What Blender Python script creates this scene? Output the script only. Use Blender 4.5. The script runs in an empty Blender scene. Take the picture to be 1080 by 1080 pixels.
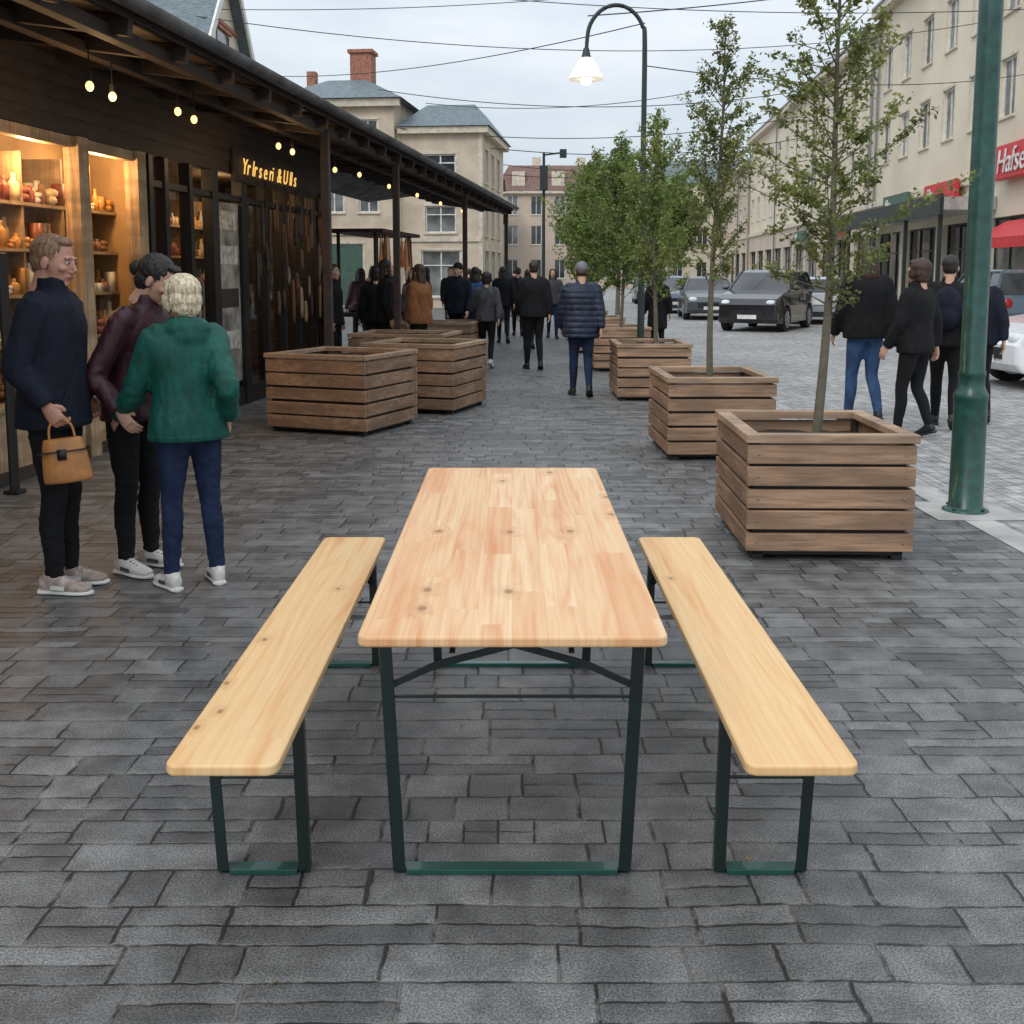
import bpy,bmesh,math,random
from mathutils import Vector,Matrix,noise
random.seed(7)
R=random.random
def U(a,b): return a+(b-a)*random.random()
sc=bpy.context.scene
sc.view_settings.view_transform='Standard'
# ---------------------------------------------------------------- materials
def nodes(name):
    m=bpy.data.materials.new(name); m.use_nodes=True
    nt=m.node_tree; b=nt.nodes['Principled BSDF']; return m,nt,b
def mt(nt,op,a,b=None,c=None):
    n=nt.nodes.new('ShaderNodeMath'); n.operation=op
    for i,v in enumerate((a,b,c)):
        if v is None: continue
        if isinstance(v,(int,float)): n.inputs[i].default_value=v
        else: nt.links.new(v,n.inputs[i])
    return n.outputs[0]
def objco(nt):
    return nt.nodes.new('ShaderNodeTexCoord').outputs['Object']
def mapping(nt,v,s):
    n=nt.nodes.new('ShaderNodeMapping'); nt.links.new(v,n.inputs[0]); n.inputs['Scale'].default_value=s; return n.outputs[0]
def nz(nt,v,scale,detail=4,rough=.55):
    n=nt.nodes.new('ShaderNodeTexNoise'); nt.links.new(v,n.inputs['Vector'])
    n.inputs['Scale'].default_value=scale; n.inputs['Detail'].default_value=detail; n.inputs['Roughness'].default_value=rough
    return n.outputs[0]
def mixc(nt,f,a,b,mode='MIX'):
    n=nt.nodes.new('ShaderNodeMix'); n.data_type='RGBA'; n.blend_type=mode
    if isinstance(f,(int,float)): n.inputs[0].default_value=f
    else: nt.links.new(f,n.inputs[0])
    for i,v in ((6,a),(7,b)):
        if isinstance(v,tuple): n.inputs[i].default_value=(v[0],v[1],v[2],1)
        else: nt.links.new(v,n.inputs[i])
    return n.outputs[2]
def ramp(nt,f,stops):
    n=nt.nodes.new('ShaderNodeValToRGB'); nt.links.new(f,n.inputs[0]); e=n.color_ramp.elements
    while len(e)<len(stops): e.new(.5)
    for i,(p,c) in enumerate(stops):
        e[i].position=p; e[i].color=(c[0],c[1],c[2],1)
    return n.outputs[0]
def bump(nt,b,h,st,dist=.01):
    n=nt.nodes.new('ShaderNodeBump'); n.inputs['Strength'].default_value=st; n.inputs['Distance'].default_value=dist
    nt.links.new(h,n.inputs['Height']); nt.links.new(n.outputs[0],b.inputs['Normal'])
def mat(name,col,rough=.6,metal=0,var=.18,scale=6,bs=.25,bscale=45,bd=.004,spec=None,emis=None,es=0,stretch=(1,1,1),coat=0):
    m,nt,b=nodes(name); v=mapping(nt,objco(nt),stretch)
    f=nz(nt,v,scale,3)
    lo=tuple(c*(1-var) for c in col); hi=tuple(min(1,c*(1+var)) for c in col)
    nt.links.new(ramp(nt,f,[(.32,lo),(.68,hi)]),b.inputs['Base Color'])
    b.inputs['Roughness'].default_value=rough; b.inputs['Metallic'].default_value=metal
    b.inputs['Coat Weight'].default_value=coat
    if spec is not None: b.inputs['Specular IOR Level'].default_value=spec
    if bs>0: bump(nt,b,nz(nt,v,bscale,2),bs,bd)
    if emis:
        b.inputs['Emission Color'].default_value=(*emis,1); b.inputs['Emission Strength'].default_value=es
        m.cycles.emission_sampling='NONE'
    return m
def mapr(nt,v,a,b_,c=0,d=1):
    mr=nt.nodes.new('ShaderNodeMapRange'); mr.interpolation_type='SMOOTHSTEP'; nt.links.new(v,mr.inputs[0])
    for i,q in ((1,a),(2,b_),(3,c),(4,d)): mr.inputs[i].default_value=q
    return mr.outputs[0]
def paving(name,h,wmin,wmax,c0,c1,mortar,rough=.5,warp=.02,gap=.006,swap=False,split=(.35,.35),yw=.09):
    m,nt,b=nodes(name); co=objco(nt)
    sp=nt.nodes.new('ShaderNodeSeparateXYZ'); nt.links.new(co,sp.inputs[0])
    X,Y=(sp.outputs[1],sp.outputs[0]) if swap else (sp.outputs[0],sp.outputs[1])
    fine=nz(nt,co,13,2); wn0=nz(nt,co,1.1,1)
    fz=mt(nt,'MULTIPLY',mt(nt,'SUBTRACT',fine,.5),.018)
    y1=mt(nt,'ADD',Y,mt(nt,'MULTIPLY',mt(nt,'SUBTRACT',wn0,.5),warp*3))
    y1=mt(nt,'ADD',y1,fz)
    cy=nt.nodes.new('ShaderNodeCombineXYZ'); nt.links.new(Y,cy.inputs[0])
    y1=mt(nt,'ADD',y1,mt(nt,'MULTIPLY',nz(nt,cy.outputs[0],2.3,0),yw))
    r=mt(nt,'DIVIDE',y1,h); row=mt(nt,'FLOOR',r); fy=mt(nt,'FRACT',r)
    w=nt.nodes.new('ShaderNodeTexWhiteNoise'); w.noise_dimensions='1D'; nt.links.new(row,w.inputs['W']); wn=w.outputs[0]
    cx=nt.nodes.new('ShaderNodeCombineXYZ'); nt.links.new(X,cx.inputs[0]); nt.links.new(mt(nt,'MULTIPLY',row,7.31),cx.inputs[1])
    x2=mt(nt,'ADD',X,mt(nt,'MULTIPLY',nz(nt,cx.outputs[0],1.6,0),.35))
    x2=mt(nt,'ADD',x2,fz)
    wd=mt(nt,'MULTIPLY_ADD',wn,wmax-wmin,wmin)
    u=mt(nt,'ADD',mt(nt,'DIVIDE',x2,wd),mt(nt,'MULTIPLY',wn,37.7)); cl=mt(nt,'FLOOR',u); fx=mt(nt,'FRACT',u)
    c2=nt.nodes.new('ShaderNodeCombineXYZ'); nt.links.new(cl,c2.inputs[0]); nt.links.new(row,c2.inputs[1])
    w2=nt.nodes.new('ShaderNodeTexWhiteNoise'); w2.noise_dimensions='2D'; nt.links.new(c2.outputs[0],w2.inputs['Vector'])
    sc_=nt.nodes.new('ShaderNodeSeparateColor'); nt.links.new(w2.outputs['Color'],sc_.inputs[0])
    sy=mt(nt,'LESS_THAN',sc_.outputs[0],split[0]); sx=mt(nt,'LESS_THAN',sc_.outputs[1],split[1])
    ky=mt(nt,'ADD',sy,1); kx=mt(nt,'ADD',sx,1)
    gy=mt(nt,'MULTIPLY',fy,ky); gx=mt(nt,'MULTIPLY',fx,kx)
    idy=mt(nt,'FLOOR',gy); idx=mt(nt,'FLOOR',gx); fy=mt(nt,'FRACT',gy); fx=mt(nt,'FRACT',gx)
    dy=mt(nt,'DIVIDE',mt(nt,'MULTIPLY',mt(nt,'MINIMUM',fy,mt(nt,'SUBTRACT',1,fy)),h),ky)
    dx=mt(nt,'DIVIDE',mt(nt,'MULTIPLY',mt(nt,'MINIMUM',fx,mt(nt,'SUBTRACT',1,fx)),wd),kx)
    d=mt(nt,'MINIMUM',dx,dy)
    mask=mapr(nt,d,gap*.3,gap*1.1); round_=mapr(nt,d,0,gap*4)
    c3=nt.nodes.new('ShaderNodeCombineXYZ'); nt.links.new(mt(nt,'MULTIPLY_ADD',idx,.37,cl),c3.inputs[0]); nt.links.new(mt(nt,'MULTIPLY_ADD',idy,.53,row),c3.inputs[1])
    w3=nt.nodes.new('ShaderNodeTexWhiteNoise'); w3.noise_dimensions='2D'; nt.links.new(c3.outputs[0],w3.inputs['Vector']); rb=w3.outputs[0]
    tone=mixc(nt,rb,c0,c1)
    grain=nz(nt,co,170,1,.7); blot=nz(nt,co,6,4,.65); big=nz(nt,co,.4,2,.6)
    k=mt(nt,'MULTIPLY',mapr(nt,grain,.3,.72,.55,1.6),mapr(nt,blot,.3,.7,.7,1.32))
    k=mt(nt,'MULTIPLY',k,mt(nt,'MULTIPLY_ADD',big,1.0,.5))
    kk=nt.nodes.new('ShaderNodeCombineXYZ')
    for i in range(3): nt.links.new(k,kk.inputs[i])
    tone=mixc(nt,1.0,tone,kk.outputs[0],'MULTIPLY')
    mc=mixc(nt,mapr(nt,blot,.48,.6),mortar[0],mortar[1])
    nt.links.new(mixc(nt,mask,mc,tone),b.inputs['Base Color'])
    nt.links.new(mt(nt,'ADD',mt(nt,'MULTIPLY_ADD',blot,.35,rough-.17),mt(nt,'MULTIPLY',rb,.12)),b.inputs['Roughness'])
    hh=mt(nt,'ADD',mask,mt(nt,'MULTIPLY',blot,.7)); hh=mt(nt,'ADD',hh,mt(nt,'MULTIPLY',grain,.35)); hh=mt(nt,'ADD',hh,mt(nt,'MULTIPLY',rb,.3)); hh=mt(nt,'ADD',hh,mt(nt,'MULTIPLY',round_,.5))
    bump(nt,b,hh,.75,.006); return m
def lamwood(name,c0,c1,c2,strip=.078,seg=.75,knot=.5,grain=.35,kscale=(7,4.5),contrast=.8,rfreq=60):
    m,nt,b=nodes(name); co=objco(nt)
    sp=nt.nodes.new('ShaderNodeSeparateXYZ'); nt.links.new(co,sp.inputs[0]); X,Y=sp.outputs[0],sp.outputs[1]
    u=mt(nt,'DIVIDE',X,strip); ci=mt(nt,'FLOOR',u)
    w=nt.nodes.new('ShaderNodeTexWhiteNoise'); w.noise_dimensions='1D'; nt.links.new(ci,w.inputs['W'])
    v=mt(nt,'ADD',mt(nt,'DIVIDE',Y,mt(nt,'MULTIPLY_ADD',w.outputs[0],seg*.9,seg*.55)),mt(nt,'MULTIPLY',w.outputs[0],19.3)); vi=mt(nt,'FLOOR',v)
    c=nt.nodes.new('ShaderNodeCombineXYZ'); nt.links.new(ci,c.inputs[0]); nt.links.new(vi,c.inputs[1])
    w2=nt.nodes.new('ShaderNodeTexWhiteNoise'); w2.noise_dimensions='2D'; nt.links.new(c.outputs[0],w2.inputs['Vector']); rb=w2.outputs[0]
    vo=nt.nodes.new('ShaderNodeTexVoronoi'); vo.voronoi_dimensions='2D'; vo.feature='F1'; nt.links.new(mapping(nt,co,(kscale[0],kscale[1],1)),vo.inputs['Vector']); vo.inputs['Scale'].default_value=1
    sepc=nt.nodes.new('ShaderNodeSeparateColor'); nt.links.new(vo.outputs['Color'],sepc.inputs[0])
    pick=mt(nt,'GREATER_THAN',sepc.outputs[0],1-knot)
    kd=vo.outputs['Distance']; infl=mt(nt,'MULTIPLY',mapr(nt,kd,.03,.30,1,0),pick)
    c3=nt.nodes.new('ShaderNodeCombineXYZ')
    nt.links.new(mt(nt,'MULTIPLY',X,80),c3.inputs[0]); nt.links.new(mt(nt,'MULTIPLY',Y,2.0),c3.inputs[1]); nt.links.new(mt(nt,'MULTIPLY',rb,50),c3.inputs[2])
    g=nz(nt,c3.outputs[0],1.0,4,.65)
    c4=nt.nodes.new('ShaderNodeCombineXYZ')
    nt.links.new(mt(nt,'MULTIPLY',X,7),c4.inputs[0]); nt.links.new(mt(nt,'MULTIPLY',Y,.45),c4.inputs[1]); nt.links.new(mt(nt,'MULTIPLY',rb,31),c4.inputs[2])
    f=mt(nt,'ADD',nz(nt,c4.outputs[0],1,1),mt(nt,'MULTIPLY',infl,.14))
    f=mt(nt,'ADD',f,mt(nt,'MULTIPLY',g,.02))
    ring=mt(nt,'POWER',mt(nt,'MULTIPLY_ADD',mt(nt,'SINE',mt(nt,'MULTIPLY',f,rfreq)),.5,.5),2.5)
    ring=mt(nt,'MULTIPLY',ring,mapr(nt,nz(nt,c4.outputs[0],2.3,1),.3,.6))
    streak=nz(nt,mapping(nt,co,(14,.8,1)),1,2)
    tone=ramp(nt,rb,[(0,c0),(.5,c1),(.78,c1),(1,c2)])
    dk=tuple(x*y for x,y in zip(c2,(.88,.62,.44)))
    fac=mt(nt,'MULTIPLY',mt(nt,'ADD',mapr(nt,g,.35,.7,0,.8),mt(nt,'MULTIPLY',ring,contrast)),grain)
    fac=mt(nt,'ADD',fac,mapr(nt,streak,.5,.72,0,.45))
    col=mixc(nt,fac,tone,dk)
    col=mixc(nt,mt(nt,'MULTIPLY',infl,.4),col,(.52,.25,.09))
    kn=mapr(nt,kd,.03,.085,1,0)
    col=mixc(nt,mt(nt,'MULTIPLY',mt(nt,'MULTIPLY',kn,pick),.75),col,(.26,.105,.035))
    fu=mt(nt,'FRACT',u); fv=mt(nt,'FRACT',v)
    e=mt(nt,'MINIMUM',mt(nt,'MULTIPLY',mt(nt,'MINIMUM',fu,mt(nt,'SUBTRACT',1,fu)),strip),mt(nt,'MULTIPLY',mt(nt,'MINIMUM',fv,mt(nt,'SUBTRACT',1,fv)),seg))
    s=mt(nt,'LESS_THAN',e,.0008); col=mixc(nt,mt(nt,'MULTIPLY',s,.25),col,dk)
    nt.links.new(col,b.inputs['Base Color']); nt.links.new(mt(nt,'MULTIPLY_ADD',g,.3,.3),b.inputs['Roughness'])
    bump(nt,b,g,.15,.002); return m
def rough_wood(name,col,axis=0):
    m,nt,b=nodes(name); co=objco(nt)
    s=[22,22,22]; s[axis]=1.6
    g=nz(nt,mapping(nt,co,tuple(s)),1.6,5,.65)
    s2=[2,2,7.5]; b2=nz(nt,mapping(nt,co,tuple(s2)),1,2)
    c=ramp(nt,g,[(.25,tuple(x*.38 for x in col)),(.5,col),(.75,tuple(x*1.45 for x in col))])
    c=mixc(nt,mapr(nt,b2,.35,.65,0,.7),c,tuple(x*.48 for x in col))
    nt.links.new(c,b.inputs['Base Color']); b.inputs['Roughness'].default_value=.65
    bump(nt,b,g,.6,.004); return m
def cloth(name,col,rough=.85,var=.25,quilt=0,spec=.3):
    m,nt,b=nodes(name); co=objco(nt)
    w=nz(nt,mapping(nt,co,(1,1,.45)),15,4,.6)
    c=ramp(nt,w,[(.35,tuple(x*(1-var) for x in col)),(.62,tuple(x*(1+var) for x in col))])
    nt.links.new(c,b.inputs['Base Color']); b.inputs['Roughness'].default_value=rough; b.inputs['Specular IOR Level'].default_value=spec
    h=w
    if quilt:
        sp=nt.nodes.new('ShaderNodeSeparateXYZ'); nt.links.new(co,sp.inputs[0])
        h=mt(nt,'ADD',h,mt(nt,'MULTIPLY',mt(nt,'ABSOLUTE',mt(nt,'SINE',mt(nt,'MULTIPLY',sp.outputs[2],quilt))),.8))
    bump(nt,b,h,.8,.014); return m
M={}
M['pave']=paving('stone_paving',.148,.27,.50,(.082,.082,.081),(.160,.159,.156),((.018,.017,.016),(.15,.143,.132)),.44,gap=.0055)
M['road']=paving('cobble_road',.13,.16,.26,(.25,.246,.24),(.33,.325,.316),((.12,.115,.11),(.2,.195,.185)),.6,swap=True)
M['conc']=mat('pale_concrete',(.40,.39,.37),.8,scale=3,var=.25,bscale=60)
M['ground']=mat('far_ground',(.2,.198,.19),.85,scale=.5)
M['table']=lamwood('laminated_pine',(.84,.60,.35),(.79,.52,.28),(.72,.40,.19),strip=.085,seg=.95,knot=.25,grain=.45,kscale=(5.2,2.9),contrast=.75,rfreq=55)
M['bench']=lamwood('pine_board',(.82,.56,.28),(.80,.54,.265),(.76,.49,.225),strip=.13,seg=6,knot=.33,grain=.38,kscale=(8,4.2),contrast=.8)
M['steel']=mat('green_steel',(.005,.015,.014),.35,.0,bs=.05,coat=.3)
M['steel2']=mat('green_steel_bar',(.010,.07,.056),.3,.1,bs=.05,coat=.4)
M['zinc']=mat('zinc_steel',(.25,.26,.27),.4,.8,bs=0)
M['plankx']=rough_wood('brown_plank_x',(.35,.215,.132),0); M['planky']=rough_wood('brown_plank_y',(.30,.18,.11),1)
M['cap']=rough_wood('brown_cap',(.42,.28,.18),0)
M['soil']=mat('soil',(.03,.022,.016),.95,bs=1,bd=.03,bscale=20)
M['black']=mat('black_paint',(.012,.012,.013),.45)
M['pole']=mat('green_pole_paint',(.010,.062,.048),.38,scale=12,var=.35,bs=.15,bscale=15,coat=.2)
M['iron']=mat('dark_iron',(.02,.03,.028),.5)
M['bark']=mat('bark',(.13,.115,.08),.9,scale=20,bs=.6)
def leaf(name,col):
    m,nt,b=nodes(name); f=nz(nt,objco(nt),4,1)
    nt.links.new(ramp(nt,f,[(.3,tuple(c*.65 for c in col)),(.7,tuple(c*1.35 for c in col))]),b.inputs['Base Color']); b.inputs['Roughness'].default_value=.55
    t=nt.nodes.new('ShaderNodeBsdfTranslucent'); t.inputs[0].default_value=(col[0]*1.4,col[1]*1.4,col[2]*.8,1)
    x=nt.nodes.new('ShaderNodeMixShader'); x.inputs[0].default_value=.3; nt.links.new(b.outputs[0],x.inputs[1]); nt.links.new(t.outputs[0],x.inputs[2]); nt.links.new(x.outputs[0],nt.nodes['Material Output'].inputs[0]); return m
M['leafA']=leaf('leaf_light',(.20,.22,.06)); M['leafB']=leaf('leaf_dark',(.105,.13,.038)); M['leafC']=leaf('leaf_fresh',(.16,.23,.06))
M['shopwood']=rough_wood('shop_wood',(.46,.31,.175),2)
M['darkwood']=rough_wood('dark_wood',(.05,.034,.025),0)
M['soffit']=rough_wood('soffit_wood',(.075,.046,.029),0)
M['roofm']=mat('corrugated_roof',(.13,.135,.14),.5,.4,scale=3,var=.5)
M['lampglow']=mat('bulb_glow',(1,.8,.5),.5,emis=(1,.60,.22),es=2.3,bs=0)
M['signglow']=mat('sign_glow',(1,.75,.35),.5,emis=(1,.55,.13),es=.95,bs=0)
M['shopback']=mat('shop_interior_wall',(.40,.25,.12),.7,scale=2)
M['beige']=mat('beige_render',(.60,.50,.38),.85,scale=1.2,var=.14,bs=.2)
M['beige2']=mat('cream_render',(.72,.635,.49),.85,scale=.35,var=.10,bs=.2)
M['beige3']=mat('ochre_render',(.56,.46,.37),.85,scale=.5,var=.1,bs=.2)
M['trim']=mat('stone_trim',(.64,.57,.46),.8,scale=4)
M['white']=mat('white_frame',(.72,.71,.67),.5,bs=.05)
M['slate']=mat('slate_roof',(.13,.165,.18),.55,scale=6,var=.35,stretch=(1,1,4))
M['redroof']=mat('brown_tile_roof',(.2,.12,.10),.8,scale=5,var=.3)
M['brick']=mat('chimney_brick',(.34,.15,.10),.85,scale=9,var=.35)
M['red']=mat('red_sign',(.62,.025,.035),.45,bs=.02)
M['green']=mat('green_door',(.06,.12,.09),.5)
M['skin']=mat('skin',(.56,.32,.225),.5,scale=20,var=.1,bs=.1,bscale=120,bd=.001)
M['skinr']=mat('skin_ruddy',(.54,.27,.19),.5,scale=20,var=.12,bs=.1,bscale=120,bd=.001)
M['lip']=mat('lips',(.35,.11,.09),.5,bs=0)
M['eyew']=mat('eye_white',(.6,.58,.55),.3,bs=0); M['eyed']=mat('eye_dark',(.02,.015,.01),.3,bs=0)
def hairm(name,col): return mat(name,col,.55,scale=75,var=.5,stretch=(1,1,.2),bs=.8,bscale=170,bd=.004)
M['h_red']=hairm('hair_sandy',(.25,.14,.08)); M['h_blonde']=hairm('hair_blonde',(.66,.55,.38)); M['h_dark']=hairm('hair_dark',(.018,.012,.01)); M['h_brown']=hairm('hair_brown',(.05,.026,.015))
M['c_navy']=cloth('cloth_navy',(.008,.011,.021)); M['c_black']=cloth('cloth_black',(.007,.007,.008)); M['c_burg']=cloth('cloth_burgundy',(.042,.009,.015),.5,spec=.5)
M['c_green']=cloth('cloth_green',(.006,.078,.058),.6); M['c_jean']=cloth('cloth_jeans',(.013,.024,.062)); M['c_jean2']=cloth('cloth_jeans_blue',(.035,.075,.17)); M['c_grey']=cloth('cloth_grey',(.07,.07,.075))
M['c_puff']=cloth('cloth_quilted_navy',(.018,.026,.048),.5,quilt=42); M['c_brown']=cloth('cloth_brown',(.22,.085,.03)); M['c_beanie']=cloth('cloth_beanie',(.16,.16,.17)); M['c_blue']=cloth('cloth_blue',(.03,.08,.2))
M['shoe_w']=mat('shoe_white',(.66,.62,.58),.5); M['shoe_b']=mat('shoe_beige',(.42,.33,.28),.55,scale=30,var=.35); M['shoe_k']=mat('shoe_black',(.012,.012,.012),.5); M['sole']=mat('sole_white',(.7,.69,.66),.6)
M['leather']=mat('tan_leather',(.45,.19,.055),.4,scale=14,bs=.2)
M['tyre']=mat('tyre',(.02,.02,.02),.85); M['rim']=mat('alloy',(.5,.51,.53),.3,.8,bs=0)
def glass(name,col=(.03,.035,.04),rough=.06):
    m,nt,b=nodes(name); f=nz(nt,objco(nt),.9,2)
    nt.links.new(ramp(nt,f,[(.35,tuple(c*.5 for c in col)),(.7,tuple(c*2 for c in col))]),b.inputs['Base Color']); b.inputs['Roughness'].default_value=rough; b.inputs['Specular IOR Level'].default_value=.8; return m
M['glass']=glass('window_glass'); M['glassc']=glass('curtained_glass',(.16,.17,.17),.15)
def clearglass():
    m=bpy.data.materials.new('shop_glass'); m.use_nodes=True; nt=m.node_tree; nt.nodes.clear()
    o=nt.nodes.new('ShaderNodeOutputMaterial'); t=nt.nodes.new('ShaderNodeBsdfTransparent'); g=nt.nodes.new('ShaderNodeBsdfGlossy'); g.inputs['Roughness'].default_value=.03
    t.inputs[0].default_value=(.93,.93,.9,1)
    x=nt.nodes.new('ShaderNodeMixShader'); f=nt.nodes.new('ShaderNodeFresnel'); f.inputs[0].default_value=1.3
    nt.links.new(f.outputs[0],x.inputs[0]); nt.links.new(t.outputs[0],x.inputs[1]); nt.links.new(g.outputs[0],x.inputs[2]); nt.links.new(x.outputs[0],o.inputs[0]); return m
M['clear']=clearglass()
def paint(name,col): return mat(name,col,.3,0,var=.05,bs=0,coat=1)
# ---------------------------------------------------------------- mesh helpers
def empty(name,loc=(0,0,0)):
    e=bpy.data.objects.new(name,None); e.location=loc; sc.collection.objects.link(e); e.empty_display_size=.2; return e
def obj(name,bm,mats,parent=None,mtx=None,smooth=False,bevel=0,seg=2):
    me=bpy.data.meshes.new(name)
    if mtx is not None: bm.transform(mtx)
    bm.normal_update(); bm.to_mesh(me); bm.free()
    if not isinstance(mats,(list,tuple)): mats=[mats]
    for m_ in mats: me.materials.append(M[m_] if isinstance(m_,str) else m_)
    if smooth: me.polygons.foreach_set('use_smooth',[True]*len(me.polygons))
    o=bpy.data.objects.new(name,me); sc.collection.objects.link(o)
    if parent: 
        o.parent=parent; o.matrix_parent_inverse=Matrix.Translation(parent.location).inverted()
    if bevel:
        b=o.modifiers.new('b','BEVEL'); b.width=bevel; b.segments=seg; b.limit_method='ANGLE'; b.angle_limit=math.radians(40)
    return o
def box(bm,x0,x1,y0,y1,z0,z1,mi=0):
    v=[bm.verts.new(p) for p in ((x0,y0,z0),(x1,y0,z0),(x1,y1,z0),(x0,y1,z0),(x0,y0,z1),(x1,y0,z1),(x1,y1,z1),(x0,y1,z1))]
    for q in ((3,2,1,0),(4,5,6,7),(0,1,5,4),(1,2,6,5),(2,3,7,6),(3,0,4,7)):
        f=bm.faces.new([v[i] for i in q]); f.material_index=mi
def quad(bm,pts,mi=0):
    f=bm.faces.new([bm.verts.new(p) for p in pts]); f.material_index=mi
def bar(bm,p,q,w,t,mi=0,up=(0,0,1)):
    p=Vector(p);q=Vector(q);d=(q-p).normalized();u=Vector(up)
    if abs(d.dot(u))>.95: u=Vector((0,1,0))
    a=d.cross(u).normalized()*w/2; b=a.cross(d).normalized()*t/2
    v=[bm.verts.new(c) for c in (p-a-b,p+a-b,p+a+b,p-a+b,q-a-b,q+a-b,q+a+b,q-a+b)]
    for k in ((3,2,1,0),(4,5,6,7),(0,1,5,4),(1,2,6,5),(2,3,7,6),(3,0,4,7)):
        f=bm.faces.new([v[i] for i in k]); f.material_index=mi
def tube(bm,pts,ref=(1,0,0),seg=16,sub=4,mi=0):
    P=[(Vector(c),a,(b[0] if b else a)) for c,a,*b in pts]; S=[]
    n=len(P)
    for i in range(n-1):
        p0=P[max(i-1,0)];p1=P[i];p2=P[i+1];p3=P[min(i+2,n-1)]
        for j in range(sub):
            t=j/sub
            def cr(a,b,c,d): return .5*((2*b)+(c-a)*t+(2*a-5*b+4*c-d)*t*t+(3*b-a-3*c+d)*t*t*t)
            S.append((cr(p0[0],p1[0],p2[0],p3[0]),cr(p0[1],p1[1],p2[1],p3[1]),cr(p0[2],p1[2],p2[2],p3[2])))
    S.append(P[-1]); rings=[]
    for i,(c,a,b) in enumerate(S):
        d=(S[min(i+1,len(S)-1)][0]-S[max(i-1,0)][0]).normalized()
        r=Vector(ref)
        if abs(d.dot(r))>.93: r=Vector((0,1,0)) if abs(d.y)<.8 else Vector((0,0,1))
        x=(r-d*r.dot(d)).normalized(); y=d.cross(x)
        rings.append([bm.verts.new(c+x*a*math.cos(2*math.pi*k/seg)+y*b*math.sin(2*math.pi*k/seg)) for k in range(seg)])
    for r0,r1 in zip(rings,rings[1:]):
        for k in range(seg):
            f=bm.faces.new((r0[k],r0[(k+1)%seg],r1[(k+1)%seg],r1[k])); f.material_index=mi
    f=bm.faces.new(rings[0][::-1]); f.material_index=mi
    f=bm.faces.new(rings[-1]); f.material_index=mi
def ell(bm,c,r,rot=None,mi=0,seg=18):
    m=Matrix.Translation(Vector(c))@(rot.to_4x4() if rot else Matrix.Identity(4))@Matrix.Diagonal((r[0],r[1],r[2],1))
    g=bmesh.ops.create_uvsphere(bm,u_segments=seg,v_segments=seg*2//3,radius=1,matrix=m)
    for v in g['verts']:
        for f in v.link_faces: f.material_index=mi
def remesh(name,bm,m_,parent,mtx,vox,it=2,wr=None,folds=None):
    o=obj(name,bm,m_,None)
    md=o.modifiers.new('r','REMESH'); md.mode='VOXEL'; md.voxel_size=vox; md.use_smooth_shade=True
    if it: s=o.modifiers.new('s','SMOOTH'); s.iterations=it; s.factor=.5
    dg=bpy.context.evaluated_depsgraph_get(); me=bpy.data.meshes.new_from_object(o.evaluated_get(dg)); o.modifiers.clear()
    old=o.data; o.data=me; bpy.data.meshes.remove(old)
    if wr:
        amp,fx,fz=wr; off=U(0,50)
        for v,n in [(v,v.normal.copy()) for v in me.vertices]:
            p=Vector((v.co.x*fx+off,v.co.y*fx,v.co.z*fz)); q=noise.noise(p)+.5*noise.noise(p*2.1)
            dd=amp*(abs(q)*1.6-.5)
            if folds:
                for (c,rad,am) in folds:
                    ds=(v.co-c).length
                    if ds<rad: 
                        t=1-ds/rad; ph=(v.co-c).z*95+noise.noise(v.co*14+Vector((off,0,0)))*5
                        dd+=am*t*math.sin(ph)
            v.co+=n*dd
    me.transform(mtx); me.polygons.foreach_set('use_smooth',[True]*len(me.polygons))
    o.parent=parent; o.matrix_parent_inverse=Matrix.Translation(parent.location).inverted()
    return o
# ---------------------------------------------------------------- people
def hand(bm,W,d,n,t,curl=.45,k=1):
    d=d.normalized(); n=(n-d*n.dot(d)).normalized(); a=d.cross(n).normalized()
    if a.dot(t)<0: a=-a
    W=W-d*.02*k
    tube(bm,[(W,.026*k,.02*k),(W+d*.04*k,.036*k,.017*k),(W+d*.085*k,.041*k,.015*k),(W+d*.1*k,.036*k,.012*k)],ref=a,seg=12,sub=3)
    for o,L in ((.030,.074),(.0105,.084),(-.0095,.078),(-.029,.06)):
        p=W+d*.088*k+a*o*k; pts=[(p,.0095*k)]; th=curl*.35
        for j,fr in enumerate((.45,.3,.25)):
            th+=curl*(.45+.25*j); dr=d*math.cos(th)+n*math.sin(th); p=p+dr*L*fr*k; pts.append((p,(.0088-.001*j)*k))
        tube(bm,pts,ref=a,seg=8,sub=2)
    p=W+d*.03*k+a*.028*k; dr=(d*.65+a*.6+n*.35).normalized()
    tube(bm,[(p,.0125*k),(p+dr*.032*k,.0115*k),(p+dr*.03*k+(d*.9+n*.4).normalized()*.028*k,.0085*k)],ref=a,seg=8,sub=2)
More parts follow.
